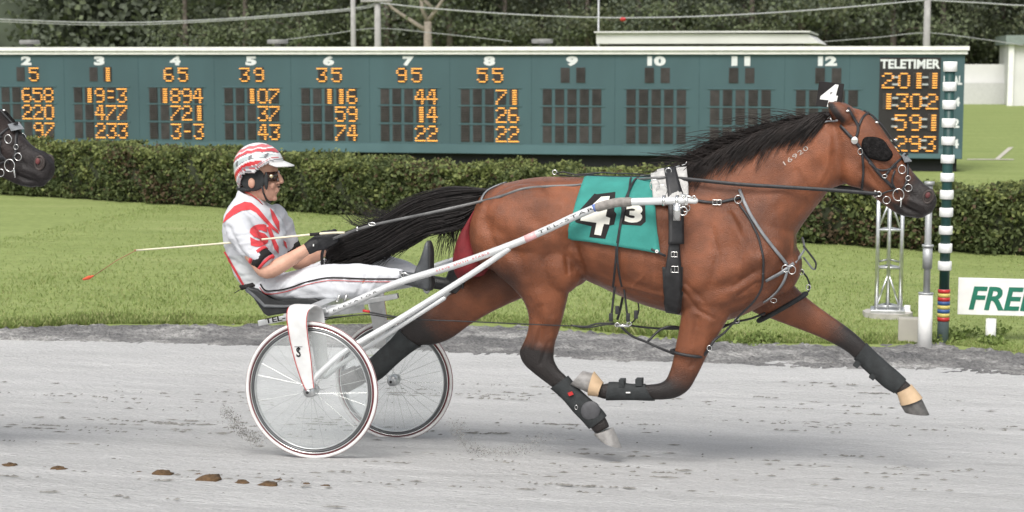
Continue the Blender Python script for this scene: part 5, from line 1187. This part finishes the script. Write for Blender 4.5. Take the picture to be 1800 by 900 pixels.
# lettering wrapped on the shaft
def shaft_text(txt, x0, x1, m, h=.02, bold=.03, spacing=1.2):
    vs, fs = glyphs(txt, bold, spacing); mx = max(v[0] for v in vs); mn = min(v[0] for v in vs)
    px_ = [proj(p)[0] for p in npts]; mb = MB(); out = []
    bm = bmesh.new(); bv = [bm.verts.new((a, b, 0)) for a, b in vs]
    for f in fs:
        try: bm.faces.new([bv[i] for i in f])
        except ValueError: pass
    for v in bm.verts:
        X_ = x0 + (x1 - x0) * (v.co.x - mn) / (mx - mn); i = int(np.searchsorted(px_, X_)) - 1; i = max(0, min(i, len(npts) - 2)); f = (X_ - px_[i]) / (px_[i + 1] - px_[i])
        c_ = npts[i] * (1 - f) + npts[i + 1] * f; t = (npts[i + 1] - npts[i]).normalized(); upv = (Z3 - t * Z3.dot(t)).normalized(); ot = (t.cross(upv)).normalized(); ot = ot if ot.dot(S.V) < 0 else -ot
        a = (v.co.y - .5) * h / .0235 + .15; v.co = c_ + ot * (.0210 * math.cos(a)) + upv * (.0210 * math.sin(a))
    me = bpy.data.meshes.new('lettering'); bm.to_mesh(me); bm.free(); return link('lettering', me, m, nsh)
shaft_text('TEL-STAR', 948, 1044, M['darkink'], .018, .0, 1.3); shaft_text('STEVE  SMITH  STABLE', 768, 862, M['red'], .013, .0, 1.1); shaft_text('ELEVATOR', 588, 664, M['darkink'], .012, .0, 1.5)
path_tube('grip_tape', [(1052,364,.246),(1066,360,.25),(1085,356,.25),(1106,355,.25)], .0245, mat('dull_tape', (.26, .24, .22), .8, var=.25, scale=40, bump=.4))
def flagp(x0, x1, m):
    q = [p for p in npts if x0 <= proj(p)[0] <= x1]
    if len(q) > 1: mb = MB(); mb.tube(q, .0204, 14); mb.build('shaft_sticker', m, nsh)
flagp(916, 946, mat('pink_sticker', (.75, .42, .42), .4)); flagp(1042, 1060, mat('blue_sticker', (.12, .2, .5), .4))
# shaft hardware at the saddle
mb = MB(); 
for x in (1165,1188,1205): mb.tube([P(x, 353, .25), P(x + 5, 353, .25)], .029, 14)
mb.box(P(1190,372,.235), S.U * .018, S.V * .012, Z3 * .045); mb.torus(P(1201,371,.23), S.U * .02, Z3 * .022, .0035, 16, 6); mb.build('shaft_coupler', M['chrome'], sulky)
mb = MB(); mb.tube([P(1200,342,.24), P(1212,345,.235), P(1220,349,.235)], .004, 6); mb.torus(P(1220,347,.235), S.U*.008, Z3*.008, .003, 12, 5); mb.tube([P(1198,341,.24),P(1202,349,.235)],.005,6); mb.build('coupler_pin', M['chrome'], sulky)
# seat frame
def bar(name, a, b, w, h_, m=M['alu'], parent=sulky, bev=.004):
    a, b = Vector(a), Vector(b); t = (b - a) / 2; y_ = t.normalized().cross(Z3).normalized(); mb = MB(); mb.box((a + b) / 2, t, y_ * (w / 2), t.normalized().cross(y_) * (h_ / 2)); return mb.build(name, m, parent, smooth=False, bevel=bev)
cb = bar('cross_bar', P(548,546,.10), mirror(P(548,546,.10)), .075, .042, M['alu'])
sr = bar('side_rail', P(455,568,.16), P(575,545,.16), .03, .030, M['alu']); bar('side_rail', mirror(P(455,568,.16)), mirror(P(575,545,.16)), .03, .030, M['alu'])
bar('seat_rail', P(500,556,.30), P(700,520,.30), .03, .028, M['alu']); bar('seat_rail', mirror(P(500,556,.30)), mirror(P(700,520,.30)), .03, .028, M['alu'])
bar('foot_rest_bar', P(748,482,.26), mirror(P(748,482,.26)), .03, .02, M['galv'])
plane_text(sr, 'lettering', 'TEL-', (467,569), (502,562), .143, 9, M['darkink'], .03); plane_text(sr, 'lettering', 'R', (552,553), (562,551), .143, 8, M['darkink'], .03)
bar('front_plate', P(556,549,.17), P(640,541,.34), .02, .05, M['alu'])
for v in (.16,): 
    mb = MB(); mb.tube([P(556,562,.20), P(572,553,.20)], .029, 14); mb.tube([mirror(P(556,562,.20)), mirror(P(572,553,.20))], .029, 14); mb.build('shaft_clamp', M['alu'], sulky)
# bolts
mb = MB(); 
for x, y, v in ((592,530,.24),(605,530,.24),(640,528,.3),(620,535,.25)): mb.tube([P(x,y,v), P(x+5,y-12,v)], [.008,.006], 8)
mb.build('adjuster', M['chrome'], sulky)
mb = MB(); mb.tube([P(555,559,.13), P(620,555,.13)], .003, 6); mb.build('release_cable', M['strap'], sulky)
mb = MB(); mb.tube([P(638,546,.12), P(650,548,.12)], .007, 8); mb.build('cable_end', M['red'], sulky)
# seat
mb = MB(); rings = []
prof = [(430,503),(436,505),(452,508),(462,517),(474,526),(500,527),(530,524),(556,524),(566,530),(560,538),(530,545),(500,551),(470,556),(463,551),(447,527)]
for vv, sc_ in ((-.2, .93), (-.185, 1), (.185, 1), (.2, .93)):
    cx_ = sum(p[0] for p in prof) / len(prof); cy_ = sum(p[1] for p in prof) / len(prof); base_ = [P(cx_ + (x - cx_) * sc_, cy_ + (y - cy_) * sc_, VC - .19) for x, y in prof]
    rings.append([p + S.V * (vv + .19) for p in base_])
mb.rings(rings); seat = mb.build('seat', M['seat'], sulky, bevel=.006)
mb = MB(); mb.tube([P(434,507,VC-.195), P(450,520,VC-.195), P(466,536,VC-.195), P(500,537,VC-.195), P(545,533,VC-.195)], [.016,.020,.020,.018,.010], 10, flat=.35); mb.build('seat_trim', M['seatgrey'], seat)
# long thin cord from sulky to hobbles
pts = [(560,563,.14),(640,553,.14),(700,560,.16),(820,565,.25),(930,570,.35),(1003,573,.42)]
path_tube('hobble_line', pts, .0035, M['strap'], n=6)
path_tube('hobble_line', [(650,549,.12),(690,556,.15),(730,561,.18)], .005, M['strap'], n=6)
sub(lambda mb: mb.tube([P(412,515,.5), P(424,508,.5), P(432,505,.5)], .0025, 5), 'seat_tie', M['strap'], sulky)

# ================================================================== DRIVER
db = P(500, 525, VC)
drv = thing('person', db, 'helmeted driver in white and red silks leaning back in the sulky holding reins and whip', 'person')
def TB(mb, pl, r, n=14, k=4, flat=None):
    pts = [Vector(a) for a in catmull([tuple(P(x, y, v)) for x, y, v in pl], k)]
    rr = list(np.interp(np.linspace(0, 1, len(pts)), np.linspace(0, 1, len(r)), r)) if hasattr(r, '__len__') else r
    mb.tube(pts, rr, n, round_ends=True, flat=flat)
vn, vfa = VC - .19, VC + .19
torso = [(421,338,462,352,.06,VC,0),(412,352,471,361,.12,VC,0),(403,370,482,376,.19,VC,0),(398,395,494,400,.20,VC,0),(399,422,500,428,.195,VC,0),(405,448,500,452,.175,VC,0),(415,474,494,476,.165,VC,0),(428,494,492,494,.165,VC,0),(440,508,492,512,.17,VC,0)]
def shrink(st, k, kw=None): 
    o_ = []
    for r in st:
        cx, cy = (r[0] + r[2]) / 2, (r[1] + r[3]) / 2; o_.append((cx + (r[0] - cx) * k, cy + (r[1] - cy) * k, cx + (r[2] - cx) * k, cy + (r[3] - cy) * k, r[4] * (kw or k)) + tuple(r[5:]))
    return o_
nearleg = [(476,484,466,514,.08,VC-.09,0),(502,478,492,525,.10,VC-.10,0),(540,470,538,528,.098,VC-.115,0),(590,463,590,528,.085,VC-.13,0),(640,464,640,524,.072,VC-.135,0),(680,470,678,511,.058,VC-.135,0),(708,475,702,498,.045,VC-.135,0)]
farleg = [(500,482,490,512,.08,VC+.09,0),(540,470,538,517,.095,VC+.11,0),(590,446,588,508,.08,VC+.12,0),(645,440,640,500,.07,VC+.13,0),(695,452,690,495,.058,VC+.13,0),(735,470,730,495,.043,VC+.13,0)]
narm = [(416,390,vn+.03),(430,425,vn-.03),(452,458,vn-.06),(470,476,vn-.06),(500,462,vn-.03),(525,447,vn+.02),(548,432,vn+.06)]
nar = [.062,.056,.050,.046,.043,.036,.029]
farm = [(485,388,vfa-.02),(500,415,vfa+.03),(514,440,vfa+.05),(524,462,vfa+.04),(548,452,vfa+.0),(570,440,vfa-.05),(582,432,vfa-.08)]
hd = [(478,262,430,268,.05,VC,0),(484,280,421,284,.072,VC,0),(487,296,419,300,.078,VC,0),(486,306,420,312,.077,VC,0),(486,318,424,322,.072,VC,0),(487,328,430,330,.064,VC,0),(487,338,438,338,.054,VC,0),(484,347,448,345,.042,VC,0),(478,353,456,351,.028,VC,0)]
mb = MB(); loft(mb, hd, n=28); loft(mb, shrink(torso[1:], .86, .86), n=28)
mb.tube([P(450,330,VC), P(445,350,VC), P(440,372,VC)], [.055,.057,.07], 16)
TB(mb, [(487,303,VC),(492,311,VC),(495,319,VC)], [.009,.012,.014], 10); mb.ell(P(489,322,VC), S.U*.014, S.V*.018, Z3*.008)
mb.ell(P(489,331,VC), S.U*.010, S.V*.022, Z3*.005); mb.ell(P(488,336,VC), S.U*.010, S.V*.02, Z3*.005); mb.ell(P(482,349,VC), S.U*.018, S.V*.02, Z3*.014)
for s_ in (-1, 1): mb.ell(P(452,320,VC) + S.V*(s_*.085), S.U*.022, S.V*.012, Z3*.030); mb.ell(P(482,325,VC) + S.V*(s_*.035), S.U*.02, S.V*.02, Z3*.022)
TB(mb, narm, [r*.9 for r in nar[:3]] + nar[3:]); TB(mb, farm, [.055,.05,.045,.043,.040,.034,.028])
def hand(mb, wrist, knuck, v, vk, grow=1.0, sgn=1, closed=True):
    """palm, four fingers curled round the rein, thumb on top"""
    Wp, Kp = P(*wrist, v), P(*knuck, vk); d = (Kp - Wp).normalized(); dn = -Z3 if True else Z3; dn = (dn - d * dn.dot(d)).normalized(); sd = d.cross(dn).normalized()
    if sd.dot(S.V) > 0: sd = -sd         # toward the camera
    mb.tube([Wp, Wp * .5 + Kp * .5, Kp], [.031 * grow, .038 * grow, .036 * grow], 14, round_ends=True, flat=.72 , up=dn)
    for i in range(4):
        q = Kp + dn * (.018 * (i - 1.3)) ; L_ = (.95, 1.06, 1.0, .82)[i]; r_ = .0096 * grow * (1.05 if i < 3 else .9)
        pts = [q - d * .02, q + d * .012 + sd * (-.0), q + d * (.034 * L_) - sd * .018 * sgn * -1 * 0 + sd * .012, q + d * (.030 * L_) - sd * .020, q + d * .004 - sd * .030, q - d * .012 - sd * .022]
        pts = [q - d * .02 + sd * .012, q + d * .012 + sd * .016, q + d * (.036 * L_) + sd * .008, q + d * (.040 * L_) - sd * .014, q + d * (.018 * L_) - sd * .028, q - d * .004 - sd * .024]
        pp_ = [Vector(a) for a in catmull([tuple(a) for a in pts], 3)]; mb.tube(pp_, r_, 8, round_ends=True)
    t0 = Wp + d * .03 - dn * .022; pts = [t0, t0 + d * .028 - dn * .014 - sd * .006, t0 + d * .055 - dn * .014 - sd * .016, t0 + d * .072 - dn * .004 - sd * .018]
    mb.tube([Vector(a) for a in catmull([tuple(a) for a in pts], 3)], [.013 * grow] * 4 + [.0115 * grow] * 4 + [.0095 * grow] * 2, 8, round_ends=True)
hand(mb, (548,432), (580,418), vn + .06, vn + .09, .92); hand(mb, (582,432), (606,420), vfa - .08, vfa - .1, .92)
loft(mb, shrink(nearleg, .85), n=20); loft(mb, shrink(farleg, .85), n=20); mb.ell(P(478,500,VC), S.U*.10, S.V*.15, Z3*.09)
pm_ = remesh(mb, 'body', .0055, 5); link('body', pm_, M['skin'], drv)
# silks
mb = MB(); loft(mb, torso, n=32)
def sl_(arm, k): return arm[:k]
TB(mb, [(412,384,vn+.06),(420,400,vn+.0),(436,428,vn-.035),(452,448,vn-.055),(461,457,vn-.058)], [.062,.082,.075,.066,.060], 18)
TB(mb, [(486,378,vfa-.06),(492,395,vfa+.0),(502,416,vfa+.03),(510,432,vfa+.045)], [.06,.078,.068,.056], 18)
jk = remesh(mb, 'jacket', .0075, 5)
a = co(jk); n_ = nor(jk); px_, py_ = projn(a)   # folds of the cloth
fold = np.array([mnoise.fractal(Vector((p[0] * 7, p[1] * 7, p[2] * 15)), .9, 2, 3) for p in a]) * .006 + np.sin((px_ * .5 + py_ * .8) * .22 + 3 * np.sin(px_ * .05)) * .0022
a += n_ * fold[:, None]; jk.vertices.foreach_set('co', a.astype('f').ravel()); jk.update()
sculpt(jk, [([(438,368),(468,392),(482,425),(484,448)],5,-.016), ([(402,402),(420,440),(446,470)],5,-.014), ([(484,400),(505,440)],5,-.008), ([(445,380),(470,402)],3,.006), ([(420,430),(450,425)],3,.006), ([(415,415),(440,412)],2.5,-.005),
 ([(440,440),(468,428)],3,-.006), ([(410,470),(440,490)],4,.006), ([(405,455),(450,478)],3,-.006), ([(425,485),(470,482)],3,-.006), ([(395,400),(412,385)],3,-.005), ([(478,440),(495,470)],4,-.008), ([(460,470),(485,455)],4,.006)]); JB = bvh_of(jk); jk.materials.append(M['jersey']); jk.materials.append(M['mesh'])
jacket = link('jacket', jk, [M['jersey'], M['mesh']], drv)
def poly_in(px, py, pl):
    c_ = False; j = len(pl) - 1
    for i in range(len(pl)):
        if (pl[i][1] > py) != (pl[j][1] > py) and px < (pl[j][0] - pl[i][0]) * (py - pl[i][1]) / (pl[j][1] - pl[i][1]) + pl[i][0]: c_ = not c_
        j = i
    return c_
pan = [(405,450),(430,448),(455,470),(478,485),(470,500),(430,506),(400,470)]
for f in jk.polygons:
    c_ = jacket.location + drv.location + f.center; x, y = proj(c_)
    if poly_in(x, y, pan): f.material_index = 1
RC = M['redcloth']
decal('red_yoke', JB, [[(392,393),(398,378),(412,363),(430,355),(442,357),(455,368),(468,384),(480,398),(488,405),(490,412),(478,403),(463,388),(450,374),(440,369),(425,371),(410,379),(399,387)], [(474,366),(480,372),(490,390),(491,408),(487,402),(478,386)]], RC, jacket, off=.003, maxe=.012)
decal('back_piping', JB, [[(393,443),(397,442),(430,500),(428,504)]], RC, jacket, off=.003, maxe=.012)
decal('sleeve_letter', JB, [glyph_quad('S', ((441,436),(473,431),(437,397)), .09)], RC, jacket, off=.004, maxe=.008)
decal('chest_letter', JB, [[(468,400),(474,397),(482,418),(489,434),(489,446),(482,438)], [(497,422),(502,426),(504,438),(499,432)]], RC, jacket, off=.004, maxe=.008)
# cuffs
def cuff(name, pl, r, m): mb = MB(); mb.tube([P(*a) for a in pl], r, 22); return mb.build(name, m, jacket)
cuff('cuff', [(456,452,vn-.056),(466,461,vn-.06)], [.064,.062], M['darkink']); cuff('cuff_edge', [(452,447,vn-.053),(456,451,vn-.055)], [.065,.066], RC); cuff('cuff_edge', [(466,461,vn-.06),(469,464,vn-.06)], [.063,.060], RC)
cuff('cuff', [(509,430,vfa+.044),(514,440,vfa+.05)], [.058,.056], M['darkink']); cuff('cuff_edge', [(514,440,vfa+.05),(516,444,vfa+.05)], [.057,.055], RC)
mb = MB(); p_ = [P(456,470-12,vn-.125)]; 
# collar
mb = MB(); rings = []
for (ax, ay, bx, by, w_) in ((414,350,470,366,.082),(417,340,467,357,.072),(420,332,463,350,.066),(422,333,461,350,.062),(421,341,463,356,.064)):
    A, B = P(ax, ay, VC), P(bx, by, VC); c_ = (A + B) / 2; h_ = (A - B) / 2; rings.append([c_ + h_ * math.cos(t) + S.V * (w_ * math.sin(t)) for t in [2 * math.pi * j / 28 for j in range(28)]])
mb.rings(rings, caps=False); col_ = mb.build('collar', M['jersey'], jacket)
mb = MB(); mb.tube([P(424,334,VC-.055), P(440,341,VC-.066), P(455,352,VC-.05), P(462,360,VC-.035)], .003, 6); mb.build('collar_piping', M['red'], jacket)
# trousers
mb = MB(); loft(mb, nearleg, n=24); loft(mb, farleg, n=24); mb.ell(P(476,502,VC), S.U*.115, S.V*.175, Z3*.085); mb.ell(P(462,505,VC), S.U*.06, S.V*.17, Z3*.06)
tm_ = remesh(mb, 'trousers', .0075, 6); a = co(tm_); n_ = nor(tm_); px_, py_ = projn(a)
fold = np.array([mnoise.fractal(Vector((p[0] * 6 + p[2] * 5, p[1] * 6, p[2] * 12)), .9, 2, 3) for p in a]) * .008 + np.sin((px_ * .9 - py_ * .5) * .16 + 2 * np.sin(py_ * .08)) * .0016
a += n_ * fold[:, None]; tm_.vertices.foreach_set('co', a.astype('f').ravel()); tm_.update(); sculpt(tm_, [([(470,505),(500,478)],4,-.010), ([(485,515),(515,480)],3,.006), ([(500,520),(540,490)],3,-.006), ([(575,468),(590,520)],4,-.006), ([(600,470),(612,515)],3.5,.006), ([(625,525),(645,480)],3.5,-.007), ([(650,515),(668,475)],3,.006), ([(680,505),(690,475)],3,-.006), ([(520,525),(600,522)],4,.006), ([(540,475),(640,470)],4,-.004)]); TBV = bvh_of(tm_)
trs = link('trousers', tm_, M['trousers'], drv)
def stripe(name, line, w, m):
    mb = MB(); strap(mb, TBV, [tuple(x) for x in catmull(line, 4)], w, .004, .003, 5); return mb.build(name, m, trs)
ln = [(458,500),(466,510),(480,511),(505,507),(535,497),(565,490),(590,488),(640,490),(700,490)]
stripe('dark_side_stripe', ln, .008, M['darkink']); stripe('red_side_stripe', [(x - 1, y + 5) for x, y in ln], .0035, M['red'])
# waist band
mb = MB(); loft(mb, [(428,499,476,487,.175,VC,0),(433,507,480,493,.177,VC,0)], k=2, n=28); mb.build('waistband', M['darkink'], trs)
# boots
def boot(dx, dy, v, m, name='boot'):
    q = lambda x, y: (x + dx, y + dy)
    mb = MB(); mb.tube([P(*q(700,487), v), P(*q(718,490), v), P(*q(738,494), v)], [.038,.037,.040], 14, round_ends=True)
    st = [(758,510,734,506,.026,v,0),(761,499,728,492,.033,v,0),(759,482,730,474,.034,v,0),(759,462,738,457,.038,v,0),(759,442,744,440,.038,v,0),(757,430,747,430,.031,v,0),(755,423,750,423,.016,v,0)]
    loft(mb, [(*q(r[0], r[1]), *q(r[2], r[3])) + tuple(r[4:]) for r in st], n=20)
    me = remesh(mb, name, .006, 4); o = link(name, me, m, drv)
    mb = MB(); loft(mb, [(*q(r[0] + 2.5, r[1]), *q(r[0] - 4, r[1])) + (r[4] * 1.08,) + tuple(r[5:]) for r in st], n=16); mb.build('sole', M['rubber'], o)
    return o
nb_ = boot(0, 0, VC - .135, [M['greyboot']]); fb_ = boot(56, 8, VC + .13, [M['leather']])
mb = MB(); mb.tube([P(702,478,VC-.175), P(712,480,VC-.18), P(722,485,VC-.18)], .005, 6); mb.torus(P(707,484,VC-.18), S.U*.008, Z3*.012, .0025, 12, 5); mb.torus(P(708,494,VC-.18), S.U*.008, Z3*.010, .0025, 12, 5); mb.build('boot_buckle', M['chrome'], nb_)
mb = MB(); mb.torus(P(750,486,VC-.135), S.U*.03, Z3*.085, .010, 24, 8); mb.build('stirrup', M['galv'], sulky)
mb = MB(); mb.torus(P(806,493,VC+.13), S.U*.03, Z3*.085, .010, 24, 8); mb.build('stirrup', M['galv'], sulky)
# gloves
mb = MB(); hand(mb, (550,431), (580,418), vn + .06, vn + .09, 1.25); TB(mb, [(543,436,vn+.05),(556,428,vn+.065)], [.036,.041], 14); gm_ = remesh(mb, 'glove', .004, 2); gl = link('glove', gm_, M['glove'], drv)
mb = MB(); hand(mb, (584,431), (606,420), vfa - .08, vfa - .1, 1.12); TB(mb, [(578,434,vfa-.07),(588,429,vfa-.085)], [.033,.036], 14); gm_ = remesh(mb, 'glove', .004, 2); link('glove', gm_, M['glove'], drv)
mb = MB(); mb.box(P(551,431,vn+.022), S.U*.003, S.V*.001, Z3*.006); mb.build('glove_tag', M['white'], gl, smooth=False)
# goggles
mb = MB(); rings = []
for t in np.linspace(-1.35, 1.35, 15):
    c_ = P(472,309,VC) + S.U * (.056 * math.cos(t)) + S.V * (.086 * math.sin(t)); rings.append([c_ + Z3 * .026, c_ + S.U * .006 * math.cos(t) + S.V * .006 * math.sin(t) + Z3 * .0, c_ - Z3 * .026, c_ - S.U * .01])
mb.rings(rings); gg = mb.build('goggles', M['lens'], drv)
mb = MB(); mb.tube([P(477,310,VC-.086), P(477,310,VC-.094)], [.011,.010], 20); mb.build('goggle_button', M['gold'], gg)
mb = MB(); mb.ell(P(488,299,VC-.02), S.U*.006, S.V*.02, Z3*.012); mb.build('goggle_glint', M['chrome'], gg) if False else None
# moustache and hair at the nape
mb = MB(); mb.ell(P(491,328,VC), S.U*.007, S.V*.026, Z3*.005); mb.build('moustache', mat('brown_hair', (.05, .03, .02), .8), drv)
# helmet
HC_ = P(455,291,VC); NU, NV = 120, 72; ybx = [400,426,429,438,446,462,476,484,510]; yby = [334,331,328,307,303,302,291,285,281]
vs = []; cols = []
def hcol(p):
    x, y = proj(p - S.V * (S.uv(p)[1] - VC)); th = math.atan2(335 - y, (x - 447)); r_ = math.hypot((x - 447) * 1.0, (y - 335) * 1.0)
    side = abs(S.uv(p)[1] - VC)
    edge = y - np.interp(x, ybx, yby)
    if edge > -3.2: return (.72, .72, .72)
    if edge > -5: return (.10, .10, .11)
    if edge > -7.5: return (.62, .62, .63)
    if edge > -9: return (.45, .03, .035)
    if edge > -13: return (.22, .22, .24) if (x < 472) else (.65, .65, .65)
    b = math.hypot((x - 472) * .88, y - 334) + .8 * math.sin(x * .35) * (y < 270)
    if b < 37: return (.62, .62, .63)
    if b < 38.5: return (.12, .12, .13)
    if b < 45: return (.22, .22, .24) if int(x / 2.5) % 2 else (.45, .45, .46)
    if b < 47: return (.75, .75, .75)
    if b < 54.5: return (.50, .02, .025)
    if b < 57.5: return (.78, .78, .78)
    if b < 58.5: return (.12, .13, .14)
    if b < 65.5: return (.42, .48, .48) if (int(x / 5) % 5) else (.14, .14, .15)
    if b < 68: return (.78, .78, .78)
    if b < 69: return (.12, .13, .14)
    if b < 74: return (.52, .07, .08)
    if b < 76: return (.76, .74, .74)
    if b < 81: return (.58, .16, .17)
    return (.76, .70, .70)
fs = []
for i in range(NV + 1):
    a = math.pi * (i + .01) / (NV + .02)
    for j in range(NU):
        b = 2 * math.pi * j / NU; vs.append(HC_ + S.U * (.143 * math.sin(a) * math.cos(b)) + S.V * (.122 * math.sin(a) * math.sin(b)) + Z3 * (.128 * math.cos(a))) if a < math.pi / 2 else vs.append(HC_ + S.U * (.143 * math.sin(a) ** .8 * math.cos(b)) + S.V * (.122 * math.sin(a) ** .8 * math.sin(b)) + Z3 * (.20 * math.cos(a)))
def hk(p): x, y = proj(p - S.V * (S.uv(p)[1] - VC)); return y < np.interp(x, ybx, yby)
keep = [hk(p) for p in vs]
for i in range(NV):
    for j in range(NU):
        q = (i * NU + j, i * NU + (j + 1) % NU, (i + 1) * NU + (j + 1) % NU, (i + 1) * NU + j)
        if all(keep[k] for k in q): fs.append(q)
me = bpy.data.meshes.new('helmet'); me.from_pydata(vs, [], fs)
at = me.attributes.new('coat', 'FLOAT_COLOR', 'POINT'); at.data.foreach_set('color', np.array([(*hcol(p), 1) for p in vs], 'f').ravel())
bm = bmesh.new(); bm.from_mesh(me); bmesh.ops.delete(bm, geom=[v for v in bm.verts if not v.link_faces], context='VERTS'); bmesh.ops.recalc_face_normals(bm, faces=bm.faces)
for v in bm.verts:
    pass
bm.to_mesh(me); bm.free(); me.polygons.foreach_set('use_smooth', [True] * len(me.polygons))
hel = link('helmet', me, attr_mat('helmet_paint', .22, var=.02, bump=0, spec=.6), drv); md = hel.modifiers.new('t', 'SOLIDIFY'); md.thickness = .008; md.offset = -1
mb = MB(); rings = []      # visor peak
for t in np.linspace(-1.15, 1.15, 17):
    c_ = P(477,288,VC); inn = c_ + S.U * (.055 * math.cos(t)) + S.V * (.108 * math.sin(t)) + Z3 * .012 * math.cos(t); out_ = c_ + S.U * (.055 * math.cos(t) + .075 * math.cos(t) ** .7 + .0) + S.V * (.104 * math.sin(t)) - Z3 * (.010)
    rings.append([inn + Z3 * .008, out_ + Z3 * .003, out_ - Z3 * .003, inn - Z3 * .004])
mb.rings(rings); mb.build('visor', M['whitepaint'], hel)
mb = MB()     # padded liner round the ear
pl = [(434,326),(438,314),(446,306),(458,304),(467,305),(472,313),(472,324),(467,332),(456,335),(444,334),(436,331),(434,326)]
mb.tube([P(440,333,VC-.07), P(428,333,VC-.06), P(420,331,VC-.03), P(419,331,VC), P(420,331,VC+.03), P(428,333,VC+.06), P(440,333,VC+.07)], .013, 8)
mb.build('ear_padding', M['boot'], hel)
for s_ in (-1, 1): mb = MB(); mb.ell(P(453,314,VC) + S.V*(s_*.074), S.U*.074, S.V*.011, Z3*.066); mb.build('ear_liner', M['boot'], hel)
mb = MB(); mb.ell(P(468,318,VC-.080), S.U*.012, S.V*.010, Z3*.05); mb.build('side_padding', M['boot'], hel); mb = MB(); mb.ell(mirror(P(468,318,VC-.080)), S.U*.012, S.V*.010, Z3*.05); mb.build('side_padding', M['boot'], hel)
mb = MB()
for s_ in (-1, 1):
    strap_p = [P(470,325,VC) + S.V*(s_*.083), P(471,338,VC) + S.V*(s_*.068), P(473,350,VC) + S.V*(s_*.04), P(475,355,VC)]; mb.tube(strap_p, .006, 8, flat=.5)
mb.build('chin_strap', M['strap'], hel)

# ================================================================== REINS AND WHIP
rr_ = thing('reins', P(900, 330, VC), 'long black and grey driving reins running from the driver to the bridle', 'reins')
def rein(pl, w, m, name='rein', bv=None, parent=rr_):
    mb = MB(); pts = [Vector(a) for a in catmull([tuple(P(x, y, v)) for x, y, v in pl], 8)]; ribbon(mb, pts, [-S.V] * len(pts), w, .004); return mb.build(name, m, parent)
rump = lambda x, y, o_: (x, y, S.uv(cast(HB, x, y, o_)[0])[1])
near1 = [(584,420,vn+.07),(600,414,vn+.06),(650,397,VC-.16),(780,369,VC-.22)] + [rump(x, y, .012) for x, y in ((850,353),(880,345),(920,332),(960,328),(1010,326))] + [rump(1050,321,.026), rump(1100,317,.03), (1150,313,VC-.17),(1177,312,VC-.15)]
rein(near1, .015, M['rein'])
near2 = [(1177,312,VC-.15),(1230,317,VC-.17),(1300,324,VC-.17),(1380,329,VC-.16),(1460,334,VC-.14),(1545,341,VC-.10)]
rein(near2, .019, M['strap'])
mb = MB(); ribbon(mb, [mirror(Vector(P(*a))) for a in near2], [S.V] * len(near2), .019, .004); mb.build('rein', M['strap'], rr_)
fr = [mirror(P(*a)) for a in near1]; fr[0] = P(606, 422, vfa - .1); fr[1] = P(625, 414, vfa - .08); mb = MB(); ribbon(mb, fr, [S.V] * len(fr), .019, .004); mb.build('rein', M['rein'], rr_)
mb = MB(); mb.torus(P(654,394,VC-.165), S.U * .020, Z3 * .008, .0035, 16, 6); mb.box(P(628,402,VC-.15), S.U*.004, S.V*.004, Z3*.012); mb.build('rein_buckle', M['chrome'], rr_)
mb = MB(); mb.torus(P(1545,341,VC-.1), S.U * .012, Z3 * .012, .003, 14, 6); mb.build('rein_buckle', M['chrome'], rr_)
rein([(572,428,vn+.08),(566,448,vn+.1),(568,470,vn+.13),(575,462,VC-.05),(590,440,VC)], .017, M['strap'], 'rein_end')
rein([(1215,300,VC-.02),(1262,268,VC-.03),(1290,258,VC-.04)], .012, M['strap'], 'check_line') if False else None
wh = thing('whip', P(590, 413, vn), 'thin cream driving whip held level with an orange tipped lash', 'whip')
mb = MB(); pts = [P(606,409,vn+.03), P(560,411,vn+.025), P(400,427,vn-.02), P(239,440,vn-.06)]; mb.tube([Vector(a) for a in catmull([tuple(a) for a in pts], 6)], [.0065]*7 + [.0058]*6 + [.0045]*6, 8); mb.build('shaft', mat('cream_fibreglass', (.72, .66, .5), .45), wh)
mb = MB(); mb.tube([P(545,412.4,vn+.02), P(562,411,vn+.025)], .009, 8); mb.build('grip', M['darkink'], wh)
mb = MB(); mb.tube([P(239,440,vn-.06), P(205,458,vn-.07), P(160,488,vn-.08)], .0025, 6); mb.ell(P(238,440,vn-.06), S.U*.009, S.V*.006, Z3*.006); mb.build('lash', mat('brown_cord', (.35, .2, .1), .8), wh)
mb = MB(); mb.tube([P(164,485,vn-.08), P(156,488,vn-.08), P(147,491,vn-.08)], [.004,.011,.006], 8, round_ends=True); mb.build('tip', mat('orange_popper', (.75, .12, .05), .6), wh)
